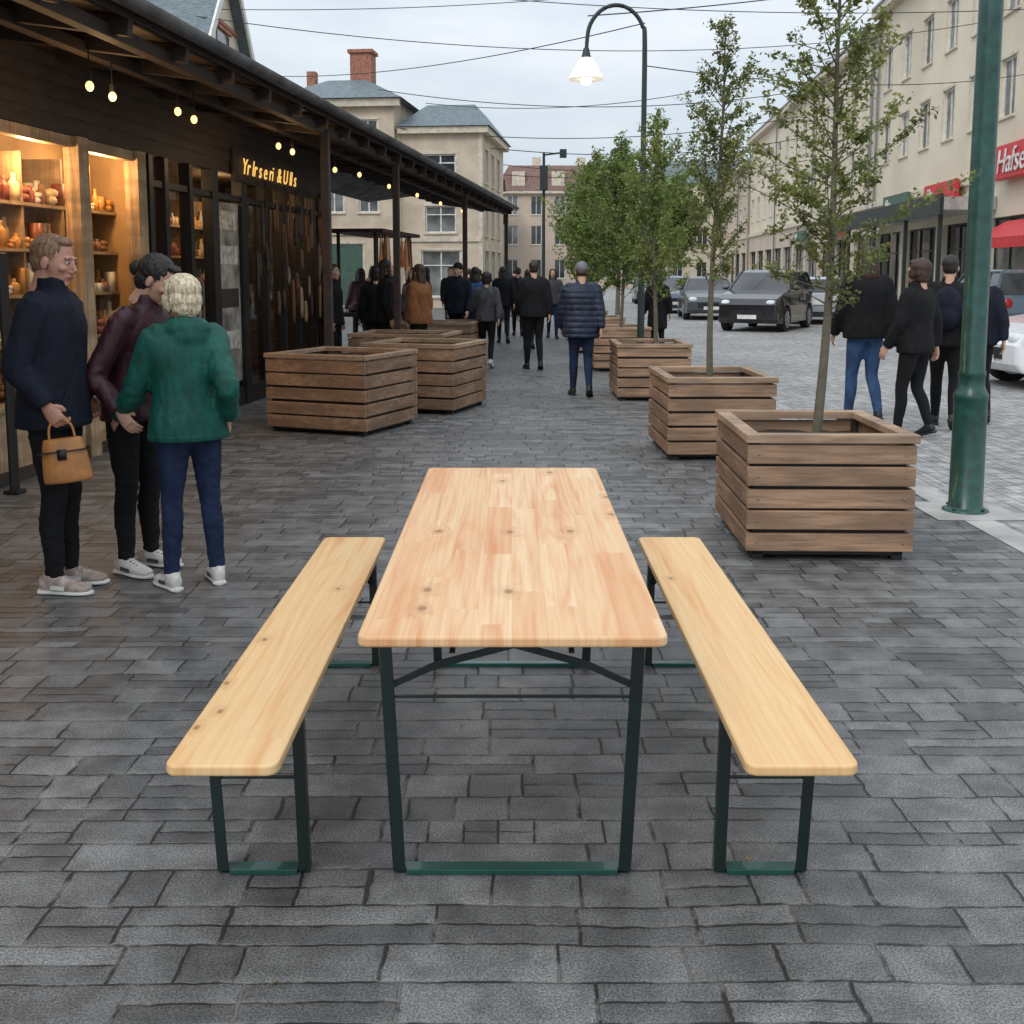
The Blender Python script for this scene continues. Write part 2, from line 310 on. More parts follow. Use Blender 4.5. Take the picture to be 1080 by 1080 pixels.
def person(name,x,y,rz,H,top,leg,shoe,hair,style='short',skin='skin',lean=0,b=1,fem=False,hem=.84,stride=0,arms={},head=(0,0),fit='slim',hood=False,vox=.014,feet=.095,hat=None,curl=.45,wr=.006,footyaw=8,headoff=(0,0),collar=.036):
    k=H/1.75; e=empty(name,(x,y,0)); MX=Matrix.Translation((x,y,0))@Matrix.Rotation(math.radians(rz),4,'Z')
    inv=Matrix.Rotation(-math.radians(rz),3,'Z'); near=vox<.02
    def L(z): return lean*max(0,(z-.95)/.5)
    def V(a,b_,c): return Vector((a*k,b_*k,c*k))
    J={}
    for s,key in ((-1,'L'),(1,'R')):
        sh=V(s*(.16 if fem else .172),L(1.41)-.005,1.405)
        if key in arms:
            el,wr_=[inv@Vector(q) for q in arms[key]]
        else:
            sw=-s*stride*.55
            el=V(s*.235,L(1.2)-.02+sw*.35,1.13); wr_=V(s*.245,L(1.1)+.05+sw,.885)
        J[key]=(sh,el,wr_)
    bm=bmesh.new(); wa=.92 if fem else 1
    prof=[(hem,.192*b,.148*b),((hem+1.02)/2+.01,.187*b,.143*b),(1.08,.176*b*wa,.130*b),(1.2,.178*b*wa,.130*b),(1.31,.185*b,.130*b),(1.385,.176*b,.114*b),(1.44,.135*b,.09*b),(1.48,.085,.075),(1.51,.068,.068)]
    tube(bm,[(V(0,L(z),z),a*k,c*k) for z,a,c in prof],seg=24)
    folds=[(V(0,0,1.02),.2,.0025)]
    for s,key in ((-1,'L'),(1,'R')):
        sh,el,w=J[key]; m1=(sh+el)/2; f1=el+(w-el)*.35
        tube(bm,[(sh+V(-s*.05,0,.0),.055*k*b),(sh,.069*k*b),(m1,.064*k*b),(el,.057*k*b),(f1,.054*k*b),(w-(w-el).normalized()*.03,.046*k*b),(w-(w-el).normalized()*.012,.040*k*b)],seg=14)
        folds.append((el,.12,.005)); folds.append((w,.09,.004))
    if hood:
        ell(bm,V(0,L(1.46)-.075,1.455),(.13*k,.08*k,.07*k)); ell(bm,V(0,L(1.46)-.115,1.40),(.10*k,.05*k,.085*k)); ell(bm,V(0,L(1.5)+.01,1.49),(.1*k,.08*k,.035*k))
    else:
        tube(bm,[(V(0,L(1.47),1.46),.085*k),(V(0,L(1.5),1.50),.077*k),(V(0,L(1.53),1.505+collar),.073*k,.076*k)],seg=18)
    remesh('jacket',bm,top,e,MX,vox,2,(wr,9,5) if near else ((.006,9,7) if vox<.025 else None),folds if near else None)
    if near:
        bm=bmesh.new()
        tube(bm,[(V(0,0,hem-.004),.190*b*k,.146*b*k),(V(0,0,hem+.03),.194*b*k,.150*b*k)],seg=32,sub=1)
        for s in (-1,1): bar(bm,V(s*.115*b,.118*b,1.0),V(s*.15*b,.09*b,.90),.012,.02)
        obj('hem_and_pockets',bm,top,e,MX,smooth=True,bevel=.004)
    bm=bmesh.new()
    ell(bm,V(0,-.012,.93),(.16*k,.122*k,.12*k))
    A={}; kf=[]
    for s,key in ((-1,'L'),(1,'R')):
        st=-s*stride; hip=V(s*.085,0,.9)
        ank=V(s*feet,st*.5 - (.03 if st<0 else 0),.085+(.07*min(1,abs(st)*3) if st<0 else 0)); kn=V(s*(.085+feet)/2,.02+st*.2+(.06 if st<0 else .02)*min(1,abs(st)*4),.49)
        A[key]=(ank,st)
        ak,kk,ck=(.043,.061,.059) if fit=='slim' else (.062,.07,.066)
        cf=kn+(ank-kn)*.35+V(0,-.014,0)
        tube(bm,[(hip+V(0,0,.05),.088*k),(hip+(kn-hip)*.25,.09*k),(hip+(kn-hip)*.65,.074*k),(kn,kk*k),(cf,ck*k),(kn+(ank-kn)*.75,(ak+.006)*k),(ank,ak*k)],seg=14)
        kf+= [(kn,.11,.003),(ank,.11,.005)]
    remesh('trousers',bm,leg,e,MX,vox,2,(.005,14,22) if near else None,kf)
    for s,key in ((-1,'L'),(1,'R')):
        ank,st=A[key]; tilt=-.5*min(1,abs(st)*3) if st<0 else 0
        FM=Matrix.Translation((ank.x,ank.y,ank.z-.085*k))@Matrix.Rotation(-s*math.radians(footyaw),4,'Z')@Matrix.Rotation(tilt,4,'X')@Matrix.Scale(k,4)
        bm=bmesh.new()
        tube(bm,[((0,-.075,.05),.02,.025),((0,-.06,.052),.034,.042),((0,-.01,.062),.038,.052),((0,.05,.05),.042,.04),((0,.11,.04),.046,.03),((0,.165,.034),.036,.022),((0,.185,.03),.018,.012)],seg=14)
        tube(bm,[((0,-.01,.05),.042),((0,-.012,.10),.044)],seg=12)
        remesh('shoe_'+key,bm,shoe,e,MX@FM,.007 if near else .014,2,None)
        bm=bmesh.new()
        tube(bm,[((0,-.082,.014),.015,.014),((0,-.07,.014),.038,.014),((0,0,.014),.038,.014),((0,.1,.014),.05,.014),((0,.165,.014),.04,.014),((0,.197,.016),.012,.010)],seg=14)
        obj('sole_'+key,bm,'sole' if shoe!='shoe_k' else 'shoe_k',e,MX@FM,smooth=True)
        if near and shoe!='shoe_k':
            bm=bmesh.new()
            for i in range(4): bar(bm,(-.022,.03+i*.022,.093-i*.008),(.022,.035+i*.022,.093-i*.008),.006,.006)
            for q in (-1,1): bar(bm,(q*.044,.0,.045),(q*.046,.07,.04),.004,.02)
            obj('laces_'+key,bm,'white' if shoe=='shoe_b' else 'c_grey',e,MX@FM)
    for s,key in ((-1,'L'),(1,'R')):
        sh,el,w=J[key]; bm=bmesh.new(); d=(w-el).normalized()
        hand(bm,w,d,Vector((-s,0,0)) if abs(d.x)<.8 else Vector((0,0,-1)),Vector((0,1,0)),curl,k)
        remesh('hand_'+key,bm,skin,e,MX,.0042 if near else .009,1)
    HM=MX@Matrix.Translation(V(headoff[0],L(1.5)+.012+lean*.25+headoff[1],1.618-abs(lean)*.12))@Matrix.Rotation(math.radians(head[0]),4,'Z')@Matrix.Rotation(math.radians(head[1]),4,'X')@Matrix.Scale(k,4)
    hv=.005 if near else .011
    bm=bmesh.new()
    ell(bm,(0,-.012,.035),(.075,.094,.09)); ell(bm,(0,.028,-.008),(.066,.066,.088)); ell(bm,(0,.024,-.055),(.055,.066,.058)); ell(bm,(0,.066,-.092),(.026,.02,.02))
    for s in (-1,1):
        ell(bm,(s*.078,-.008,-.008),(.009,.019,.032)); ell(bm,(s*.04,.066,-.02),(.024,.02,.02)); ell(bm,(s*.03,.083,.03),(.026,.011,.009))
    tube(bm,[((0,.088,.02),.008),((0,.102,-.01),.010),((0,.112,-.03),.0145,.011)],seg=10,sub=3)
    ell(bm,(0,.086,-.06),(.024,.012,.012)); ell(bm,(0,.1,-.036),(.02,.01,.009))
    tube(bm,[((0,-.025,-.04),.055),((0,-.035,-.11),.058),((0,-.04,-.17),.064)],seg=14)
    remesh('head',bm,skin,e,HM,hv,2)
    if near:
        bm=bmesh.new()
        for s in (-1,1):
            ell(bm,(s*.031,.081,.008),(.0145,.010,.008),mi=0,seg=10); ell(bm,(s*.031,.090,.008),(.006,.004,.006),mi=1,seg=8)
            tube(bm,[((s*.014,.097,.028),.003),((s*.032,.096,.034),.0035),((s*.05,.084,.029),.002)],seg=6,sub=2,mi=2)
        tube(bm,[((-.024,.09,-.06),.003),((0,.101,-.058),.005),((.024,.09,-.06),.003)],seg=8,sub=3,mi=3)
        obj('face_features',bm,['eyew','eyed',hair,'lip'],e,HM,smooth=True)
    bm=bmesh.new()
    if hat:
        ell(bm,(0,-.012,.06),(.088,.106,.09)); tube(bm,[((0,-.012,.03),.09,.106),((0,-.012,.065),.09,.108)],seg=20)
        remesh('beanie',bm,hat,e,HM,hv,2,(.003,50,10))
        bm=bmesh.new(); ell(bm,(0,-.035,.0),(.08,.08,.06)); 
        if style=='long': tube(bm,[((0,-.06,.0),.075,.05),((0,-.08,-.12),.085,.045),((0,-.08,-.24),.06,.02)])
        remesh('hair',bm,hair,e,HM,hv,1,(.005,70,20))
    else:
        ell(bm,(0,-.024,.045),(.083,.098,.089)); ell(bm,(0,-.05,.0),(.074,.066,.07))
        if style=='bob':
            ell(bm,(0,-.035,.05),(.098,.105,.092)); ell(bm,(0,-.045,-.005),(.099,.085,.085)); ell(bm,(0,-.055,-.055),(.084,.062,.055)); ell(bm,(0,.045,.1),(.06,.035,.025))
            ell(bm,(-.075,.01,-.01),(.022,.045,.055)); ell(bm,(.075,.01,-.01),(.022,.045,.055))
        if style=='long':
            ell(bm,(0,-.03,.045),(.09,.1,.09)); tube(bm,[((0,-.05,.02),.088,.06),((0,-.07,-.08),.092,.05),((0,-.075,-.16),.09,.045),((0,-.07,-.24),.06,.02)])
            for s in (-1,1): tube(bm,[((s*.07,.02,.06),.02,.03),((s*.083,.02,-.02),.018,.03),((s*.085,.03,-.12),.018,.03),((s*.08,.04,-.18),.01,.015)],seg=10)
        if style=='bun':
            ell(bm,(0,-.035,.045),(.088,.1,.09)); ell(bm,(0,-.055,-.02),(.078,.07,.08)); ell(bm,(0,-.135,.0),(.045,.042,.045)); ell(bm,(0,.05,.1),(.05,.035,.02))
        if style=='short': ell(bm,(0,.03,.1),(.055,.045,.025))
        remesh('hair',bm,hair,e,HM,hv*.8,1,(.003 if style=='short' else .0045,85,22))
    return e,MX,k,J,V
PV=.011
man,MXm,km,Jm,_=person('man_standing',-2.30,5.44,-92,1.80,'c_navy','c_black','shoe_b','h_red','short','skinr',lean=.02,b=1.13,hem=.83,vox=PV,feet=.085,
    arms={'R':((-.06,-.26,1.165),(.075,-.245,.965)),'L':((-.03,.26,1.16),(.09,.22,.95))},head=(-4,-10),wr=.007,footyaw=4,curl=.9)
wom,MXw,_,_,_=person('woman_leaning',-2.03,5.80,-112,1.71,'c_burg','c_black','shoe_w','h_dark','bun',lean=.12,b=1.02,fem=True,hem=.86,vox=PV,feet=.1,
    arms={'R':((-.10,-.245,1.08),(.04,-.29,.90)),'L':((.12,.2,1.08),(.27,.12,.98))},head=(10,-30),wr=.006,headoff=(0,.035))
gwm,_,_,_,_=person('woman_in_green_jacket',-1.64,5.5,34,1.60,'c_green','c_jean','shoe_w','h_blonde','bob',lean=.05,b=1.2,fem=True,hem=.85,vox=PV,feet=.13,
    arms={'L':((-.27,-.03,1.0),(-.40,.10,.865)),'R':((.225,-.11,1.05),(.19,.02,.87))},head=(14,-8),hood=True,wr=.006)
def purse(bm):
    tube(bm,[((0,0,-.115),.105,.045),((0,0,-.10),.115,.055),((0,0,0),.108,.05),((0,0,.085),.095,.035),((0,0,.1),.085,.02)],seg=20,sub=3)
bm=bmesh.new(); purse(bm)
bag=empty('handbag',(-2.155,5.20,.72))
BM=Matrix.Translation((-2.155,5.20,.72))@Matrix.Rotation(math.radians(8),4,'Z')@Matrix.Rotation(math.radians(-6),4,'Y')
remesh('bag_body',bm,'leather',bag,BM,.006,1)
bm=bmesh.new(); tube(bm,[((-.06,0,.085),.006),((-.05,0,.16),.006),((0,0,.195),.006),((.05,0,.16),.006),((.06,0,.085),.006)],seg=8,sub=5)
box(bm,-.02,.02,-.058,-.045,.0,.05,1); obj('bag_handle',bm,['leather','black'],bag,BM,smooth=True)
bm=bmesh.new(); box(bm,-.112,.112,-.0535,.0535,.037,.042); obj('bag_seam',bm,'black',bag,BM,bevel=.01)
MV=.021
person('pedestrian_in_jeans',3.72,11.5,5,1.88,'c_black','c_jean2','shoe_k','h_brown','long',b=1.16,vox=MV,stride=.25,hem=.86)
person('pedestrian_in_black',3.92,10.6,35,1.74,'c_black','c_black','shoe_k','h_brown','bob',b=1.1,vox=MV,stride=.2,fem=True)
p1,MX1,k1,_,V1=person('pedestrian_with_backpack',4.5,11.3,-25,1.79,'c_black','c_black','shoe_k','h_dark','short',b=1.15,vox=MV,stride=.45)
bm=bmesh.new(); ell(bm,(0,-.2,1.25),(.15,.09,.22)); ell(bm,(0,-.26,1.17),(.1,.05,.1)); obj('backpack',bm,'c_navy',p1,MX1,smooth=True)
person('pedestrian_in_dark_coat',4.98,11.7,-10,1.74,'c_navy','c_black','shoe_k','h_dark','long',b=1.1,vox=MV,stride=.3,fem=True)
person('pedestrian_in_quilted_coat',.9,14.2,0,1.74,'c_puff','c_jean','shoe_k','h_brown','short',b=1.32,vox=MV,stride=.32,hem=.78,hat='c_beanie')
person('pedestrian_in_black_jacket',.36,18.2,5,1.8,'c_black','c_black','shoe_k','h_dark','short',b=1.2,vox=MV,stride=.22)
pg,MXg,_,_,_=person('pedestrian_in_grey_jacket',-.43,18.6,-5,1.62,'c_grey','c_black','shoe_w','h_dark','bob',b=1.1,vox=MV,stride=.5,fem=True)
bm=bmesh.new(); ell(bm,(.24,0,.9),(.06,.12,.13)); obj('shoulder_bag',bm,'c_grey',pg,MXg,smooth=True)
person('pedestrian_in_blue_jacket',-.98,20,160,1.78,'c_navy','c_black','shoe_k','h_dark','short',b=1.1,vox=MV,stride=.2,hat='c_black')
person('pedestrian_in_navy_coat',-.72,21.5,10,1.72,'c_blue','c_jean','shoe_k','h_dark','long',b=1.1,vox=MV,stride=.2)
for i,(px,py,rz_,H_,t_,l_,st_) in enumerate(((-.2,25,0,1.75,'c_black','c_navy','long'),(.15,28,0,1.75,'c_navy','c_black','short'),(1.0,27,180,1.7,'c_grey','c_jean','long'),(.7,33,180,1.78,'c_black','c_black','short'),(-.9,30,10,1.7,'c_navy','c_jean','short'),(-.35,36,180,1.72,'c_brown','c_black','long'),(.35,23.2,-8,1.68,'c_navy','c_black','long'),(-1.5,27,170,1.75,'c_black','c_jean','short'),(-1.9,24,100,1.72,'c_black','c_black','long'),(-2.7,24.5,-60,1.76,'c_grey','c_black','short'),(-3.1,22.5,30,1.7,'c_burg','c_black','long'),(-1.3,33,5,1.74,'c_navy','c_black','short'),(.1,40,0,1.75,'c_black','c_black','short'),(-2.2,27.5,120,1.7,'c_black','c_black','long'),(-1.15,23.5,-150,1.74,'c_black','c_black','short'),(-3.4,27,60,1.78,'c_brown','c_jean','short'))):
    person('distant_pedestrian',px,py,rz_,H_,t_,l_,'shoe_k','h_brown' if i%2 else 'h_dark',st_,b=1.15,vox=.028,stride=.3)
person('pedestrian_in_long_coat',2.72,20.5,0,1.64,'c_black','c_black','shoe_k','h_dark','long',b=1.05,vox=MV,stride=.2,fem=True,hem=.6)
person('guest_in_brown_coat',-1.42,16.7,60,1.74,'c_brown','c_black','shoe_k','h_brown','long',b=1.35,vox=MV,fem=True)
person('guest_in_black',-1.85,16.2,-80,1.8,'c_black','c_black','shoe_k','h_dark','long',b=1.25,vox=MV)
person('guest_in_dark_jacket',-2.65,16.2,-100,1.74,'c_black','c_black','shoe_k','h_brown','short',b=1.15,vox=MV)
person('guest_in_burgundy',-1.75,19.6,150,1.7,'c_burg','c_black','shoe_k','h_dark','long',b=1.2,vox=MV,fem=True)
person('guest_in_grey',-2.3,20.2,40,1.76,'c_black','c_jean','shoe_k','h_brown','short',b=1.15,vox=MV)
person('guest_in_dark_coat',-2.2,17.6,20,1.7,'c_black','c_black','shoe_k','h_dark','bob',b=1.2,vox=MV,fem=True)
# ---------------------------------------------------------------- ground
bm=bmesh.new(); quad(bm,[(-300,-60,-.006),(300,-60,-.006),(300,700,-.006),(-300,700,-.006)]); obj('ground',bm,'ground')
bm=bmesh.new(); quad(bm,[(-30,-6,0),(2.98,-6,0),(2.98,160,0),(-30,160,0)]); obj('pavement',bm,'pave')
bm=bmesh.new(); quad(bm,[(2.98,-6,0),(30,-6,0),(30,160,0),(2.98,160,0)]); obj('road',bm,'road')
bm=bmesh.new(); quad(bm,[(2.95,-6,.004),(3.15,-6,.004),(3.15,160,.004),(2.95,160,.004)]); obj('paving_edge_strip',bm,'conc')
bm=bmesh.new(); rl=random.Random(11)
for i in range(170):
    x=rl.uniform(-3.5,3.4); y=2.2+12*rl.random()**1.4; s=rl.uniform(.006,.016); a=rl.uniform(0,6.3)
    if rl.random()<.6: x=rl.choice((1.2,2.4))+rl.gauss(0,.25); y=rl.uniform(5.6,12)
    c,d=math.cos(a)*s,math.sin(a)*s; quad(bm,[(x-c,y-d,.004),(x+d*.5,y-c*.5,.006),(x+c,y+d,.005+s*.4),(x-d*.5,y+c*.5,.008)],rl.choice((0,0,1)))
obj('fallen_leaves',bm,[mat('dry_leaf',(.2,.13,.05),.7,bs=0),mat('leaf_scrap',(.22,.22,.1),.7,bs=0)])
# ---------------------------------------------------------------- beer table and benches
def rounded_board(x0,x1,y0,y1,z0,z1,r):
    bm=bmesh.new(); pts=[]
    for cx,cy,a0 in ((x1-r,y1-r,0),(x0+r,y1-r,90),(x0+r,y0+r,180),(x1-r,y0+r,270)):
        for i in range(7):
            a=math.radians(a0+15*i); pts.append((cx+r*math.cos(a),cy+r*math.sin(a)))
    lo=[bm.verts.new((x,y,z0)) for x,y in pts]; hi=[bm.verts.new((x,y,z1)) for x,y in pts]
    bm.faces.new(lo[::-1]); bm.faces.new(hi)
    for i in range(len(pts)): bm.faces.new((lo[i],lo[(i+1)%len(pts)],hi[(i+1)%len(pts)],hi[i]))
    return bm
def frame(bm,y,xt0,xt1,xb0,xb1,zt,inw,zrod,wd=.034):
    for a,b in ((xt0,xb0),(xt1,xb1)):
        bar(bm,(a,y,zt),(b,y,.008),wd,.006,0,(0,1,0)); s=1 if a<(xt0+xt1)/2 else -1
        bar(bm,(a-s*wd*.45,y+.014,zt),(b-s*wd*.45,y+.014,.008),.005,.03,0,(0,1,0))
    bar(bm,(xb0+.018,y+.001,.009),(xb1-.018,y+.001,.009),.02,.016,1); bar(bm,(xb0-.012,y+.028,.006),(xb1+.012,y+.028,.006),.038,.008,1)
    bar(bm,(xt0+(xb0-xt0)*(1-zrod/zt),y+.01,zrod),(xt1+(xb1-xt1)*(1-zrod/zt),y+.01,zrod),.008,.008,0)
    bar(bm,(xt0-.01,y,zt),(xt1+.01,y,zt),.03,.008,0)
tb=empty('beer_garden_table',(0,3.56,0))
obj('tabletop',rounded_board(-.362,.365,2.45,4.67,.744,.77,.03),'table',tb,bevel=.006)
bm=bmesh.new()
for y,inw in ((2.77,1),(4.33,-1)):
    frame(bm,y,-.338,.338,-.303,.303,.735,inw,.495)
    for s in (-1,1):
        pts=[(s*.322,y+.012*inw,.525),(s*.20,y+.03*inw,.575),(s*.0,y+.045*inw+s*.005,.625),(-s*.20,y+.06*inw,.655),(-s*.31,y+.07*inw,.70)]
        for p_,q_ in zip(pts,pts[1:]): bar(bm,p_,q_,.02,.006,0,(0,1,0))
        bar(bm,(s*.16,y+.05*inw,.60),(s*.16,y+.55*inw,.73),.016,.005,0)
for s in (-1,1): bar(bm,(s*.24,2.7,.738),(s*.24,4.4,.738),.035,.008,0)
obj('leg_frame',bm,['steel','steel2'],tb,bevel=.002)
for s,n in ((-1,'L'),(1,'R')):
    bn=empty('beer_garden_bench',(s*.675,3.5,0))
    x0,x1=sorted((s*.542,s*.806))
    obj('seat',rounded_board(x0,x1,2.40,4.60,.453,.48,.03),'bench',bn,bevel=.006)
    bm=bmesh.new()
    for y,inw in ((2.77,1),(4.33,-1)):
        xa,xb=sorted((s*.570,s*.800)); xc,xd=sorted((s*.560,s*.778))
        frame(bm,y,xa,xb,xc,xd,.447,inw,.27,.03)
        for q in (xa,xb):
            bar(bm,(q*.99,y+.01,.34),(s*.685+(q-s*.685)*.5,y+.12*inw,.445),.018,.005,0,(0,1,0))
        bar(bm,(s*.685,y+.1*inw,.42),(s*.685,y+.5*inw,.444),.016,.006,0)
    obj('leg_frame',bm,['steel','steel2'],bn,bevel=.002)
    bm=bmesh.new()
    for i in range(5): bar(bm,(s*.53,3.72+i*.07,.40-i*.02),(s*.76,3.75+i*.07,.40-i*.02),.005,.005)
    obj('locking_rods',bm,'zinc',bn)
# ---------------------------------------------------------------- planters
def planter(x,y,w,d,h,rz=0):
    e=empty('wooden_planter',(x,y,0)); MX=Matrix.Translation((x,y,0))@Matrix.Rotation(math.radians(rz),4,'Z')
    hw,hd=w/2,d/2; n=5; z0=.045; rh=(h-.05-z0)/n; jit=lambda:U(-.004,.004)
    bx=bmesh.new(); by=bmesh.new()
    for i in range(n):
        a=z0+i*rh+.010; b=z0+(i+1)*rh-.010
        for s in (-1,1):
            j=jit(); yy=s*(hd-.02)+j; box(bx,-hw+j,hw+j,yy-.018,yy+.018,a+jit(),b+jit())
            j=jit(); xx=s*(hw-.018)+j; box(by,xx-.016,xx+.016,-hd+.044,hd-.044,a+jit(),b+jit())
    obj('rails_front',bx,'plankx',e,MX,bevel=.005); obj('rails_side',by,'planky',e,MX,bevel=.005)
    bm=bmesh.new(); t=.085; z1=h-.048
    for s in (-1,1):
        box(bm,-hw-.012,hw+.012,s*(hd-t/2+.012)-t/2,s*(hd-t/2+.012)+t/2,z1,h)
        box(bm,s*(hw-t/2+.012)-t/2,s*(hw-t/2+.012)+t/2,-hd+t-.01,hd-t+.01,z1+.002,h-.003)
    obj('top_frame',bm,'cap',e,MX,bevel=.005)
    bm=bmesh.new()
    for s in (-1,1):
        for z_ in [z0+(i+.5)*rh for i in range(n)]:
            for q in (-1,1): ell(bm,(q*(hw-.06),s*(hd+.001),z_),(.006,.004,.006),seg=6); ell(bm,(s*(hw+.0),q*(hd-.09),z_),(.004,.006,.006),seg=6)
    obj('screws',bm,'zinc',e,MX)
    bm=bmesh.new(); box(bm,-hw+.045,hw-.045,-hd+.045,hd-.045,.03,h-.16,0)
    for sx in (-1,1):
        for sy in (-1,1): box(bm,sx*(hw-.075)-.03,sx*(hw-.075)+.03,sy*(hd-.075)-.03,sy*(hd-.075)+.03,.0,.05,0); box(bm,sx*(hw-.058)-.015,sx*(hw-.058)+.015,sy*(hd-.062)-.015,sy*(hd-.062)+.015,.03,z1-.004,1)
    obj('liner',bm,['black','darkwood'],e,MX)
    bm=bmesh.new(); g=12
    vs=[[bm.verts.new((-hw+.05+(w-.1)*i/g,-hd+.05+(d-.1)*j/g,h-.13+.03*noise.noise(Vector((i*.7+x,j*.7,y))))) for i in range(g+1)] for j in range(g+1)]
    for j in range(g):
        for i in range(g): bm.faces.new((vs[j][i],vs[j][i+1],vs[j+1][i+1],vs[j+1][i]))
    obj('soil',bm,'soil',e,MX,smooth=True)
for y,r_ in ((6.52,-1.5),(9.85,1),(14.25,0),(18.4,1.5),(22.4,0),(26.4,0)): planter(1.79,y,.93,1.1 if y<7 else 1.15,.72,r_)
planter(-1.76,11.35,1.15,1.12,.80,-22); planter(-1.03,13.0,1.15,1.12,.80,-18); planter(-1.45,15.0,1.3,1.1,.80,-10); planter(-1.2,18.4,1.2,1.1,.80,-6)
# ---------------------------------------------------------------- trees
def tree(name,x,y,h,z0,cr,nb,nl,ls,mats,lean=(0,0),zb=.55,shape=.8,tr=.028,up=.7):
    e=empty(name,(x,y,0)); rnd=random.Random(int(x*100+y*37))
    bm=bmesh.new(); pts=[]
    def tc(f): return Vector((x+lean[0]*f+.03*math.sin(f*5+y),y+lean[1]*f+.02*math.cos(f*4),zb+(h-zb)*f))
    for i in range(9): f=i/8; pts.append((tc(f),tr*(1-f)+.004))
    tube(bm,pts,seg=8,sub=3)
    V=[];F=[];MI=[]
    for b in range(nb):
        f0=(z0-zb)/(h-zb); q=(b+.5*rnd.random())/nb; f=f0+(1-f0)*q*.97
        a=b*2.4+rnd.uniform(-.5,.5); Lb=cr*((1-q)**shape*(.35+.65*min(1,q*5+.25))+.07)*rnd.uniform(.45,1.3)
        p=tc(f); el=up+rnd.uniform(-.25,.3); dr=Vector((math.cos(a)*math.cos(el),math.sin(a)*math.cos(el),math.sin(el)))
        L=Lb/math.cos(el)
        br=[(p.copy(),tr*.28*(1-f)+.003)]; pos=[p.copy()]
        for j in range(5):
            dr=(dr+Vector((rnd.uniform(-.15,.15),rnd.uniform(-.15,.15),rnd.uniform(-.02,.12)))).normalized(); p=p+dr*L/5; br.append((p.copy(),.0035*(1-j/6)+.001)); pos.append(p.copy())
        tube(bm,br,seg=4,sub=1)
        nleaf=int(nl*(L/cr)*rnd.uniform(.4,1.5))
        tw=[]
        for j in range(max(2,int(L/cr*7))):
            t=rnd.uniform(.15,1)*4.99; i0=int(t); c=pos[i0].lerp(pos[i0+1],t-i0); td=(dr+Vector((rnd.uniform(-1,1),rnd.uniform(-1,1),rnd.uniform(-.4,.8)))).normalized()*L*rnd.uniform(.15,.35); tw.append((c,c+td)); 
            tube(bm,[(c,.002),(c+td,.001)],seg=3,sub=1)
        m_clump=rnd.choice([0,0,1]) 
        for j in range(nleaf):
            if rnd.random()<.8 and tw: c0,c1=rnd.choice(tw); c=c0.lerp(c1,rnd.uniform(.1,1.1))
            else: t=rnd.uniform(.2,1)*4.99; i0=int(t); c=pos[i0].lerp(pos[i0+1],t-i0)
            c=c+Vector((rnd.gauss(0,1),rnd.gauss(0,1),rnd.gauss(0,1)))*ls*.65
            u=Vector((rnd.gauss(0,1),rnd.gauss(0,1),rnd.gauss(0,.8))).normalized(); w=u.cross(Vector((rnd.gauss(0,1),rnd.gauss(0,1),rnd.gauss(0,1)))).normalized(); s=ls*rnd.uniform(.6,1.3)
            n0=len(V); V.extend([c-u*s*.6,c+w*s*.34,c+u*s*.6,c-w*s*.34]); F.append((n0,n0+1,n0+2,n0+3)); MI.append(m_clump if rnd.random()<.75 else 1-m_clump)
    obj('trunk',bm,'bark',e,smooth=True)
    me=bpy.data.meshes.new('crown'); me.from_pydata(V,[],F); me.materials.append(M[mats[0]]); me.materials.append(M[mats[1]]); me.polygons.foreach_set('material_index',MI)
    o=bpy.data.objects.new('crown',me); sc.collection.objects.link(o); o.parent=e; o.matrix_parent_inverse=Matrix.Translation(e.location).inverted()
tree('young_tree',1.85,6.6,3.78,1.38,.66,80,200,.027,('leafA','leafB'),lean=(.10,0),up=.42,shape=.85)
tree('young_tree',1.82,9.9,3.85,1.45,.46,75,140,.030,('leafB','leafA'),lean=(.02,0),up=.7,shape=.7)
tree('young_tree',1.86,14.3,3.7,1.2,.60,85,175,.038,('leafC','leafA'),up=.8,shape=.95)
tree('young_tree',1.85,18.5,3.9,1.15,.78,95,200,.046,('leafC','leafB'),up=.8,shape=1.05)
tree('young_tree',1.7,22.5,4.1,1.1,.85,90,190,.056,('leafC','leafA'),up=.8,shape=1.05)
tree('young_tree',1.8,26.5,4.2,1.1,.9,90,160,.066,('leafC','leafB'),up=.8,shape=1.05)
tree('street_tree',3.5,36,5.6,1.8,1.5,110,170,.11,('leafC','leafB'),zb=0,tr=.08,shape=1)
tree('street_tree',3.3,46,6.0,1.8,1.7,100,150,.13,('leafC','leafB'),zb=0,tr=.09,shape=1)
tree('street_tree',8.6,58,6.5,1.8,2.0,90,140,.16,('leafB','leafC'),zb=0,tr=.09)
# ---------------------------------------------------------------- green pole
pe=empty('green_lamp_column',(3.07,7.26,0)); bm=bmesh.new()
def lathe(bm,x,y,prof,seg=28,mi=0):
    rings=[[bm.verts.new((x+r*math.cos(2*math.pi*k/seg),y+r*math.sin(2*math.pi*k/seg),z)) for k in range(seg)] for r,z in prof]
    for a,b in zip(rings,rings[1:]):
        for k in range(seg):
            f=bm.faces.new((a[k],a[(k+1)%seg],b[(k+1)%seg],b[k])); f.smooth=True; f.material_index=mi
    f=bm.faces.new(rings[-1]); f.material_index=mi; f=bm.faces.new(rings[0][::-1]); f.material_index=mi
lathe(bm,3.07,7.26,[(.15,0),(.15,.02),(.125,.03),(.11,.045),(.107,.7),(.107,.76),(.112,.77),(.112,.80),(.1,.82),(.083,.86),(.083,.92),(.088,.93),(.088,.95),(.08,.97),(.076,3),(.066,7),(.03,7.05)])
for a in range(4): 
    an=a*math.pi/2+.6; lathe(bm,3.07+.134*math.cos(an),7.26+.134*math.sin(an),[(.012,.03),(.012,.045)],8)
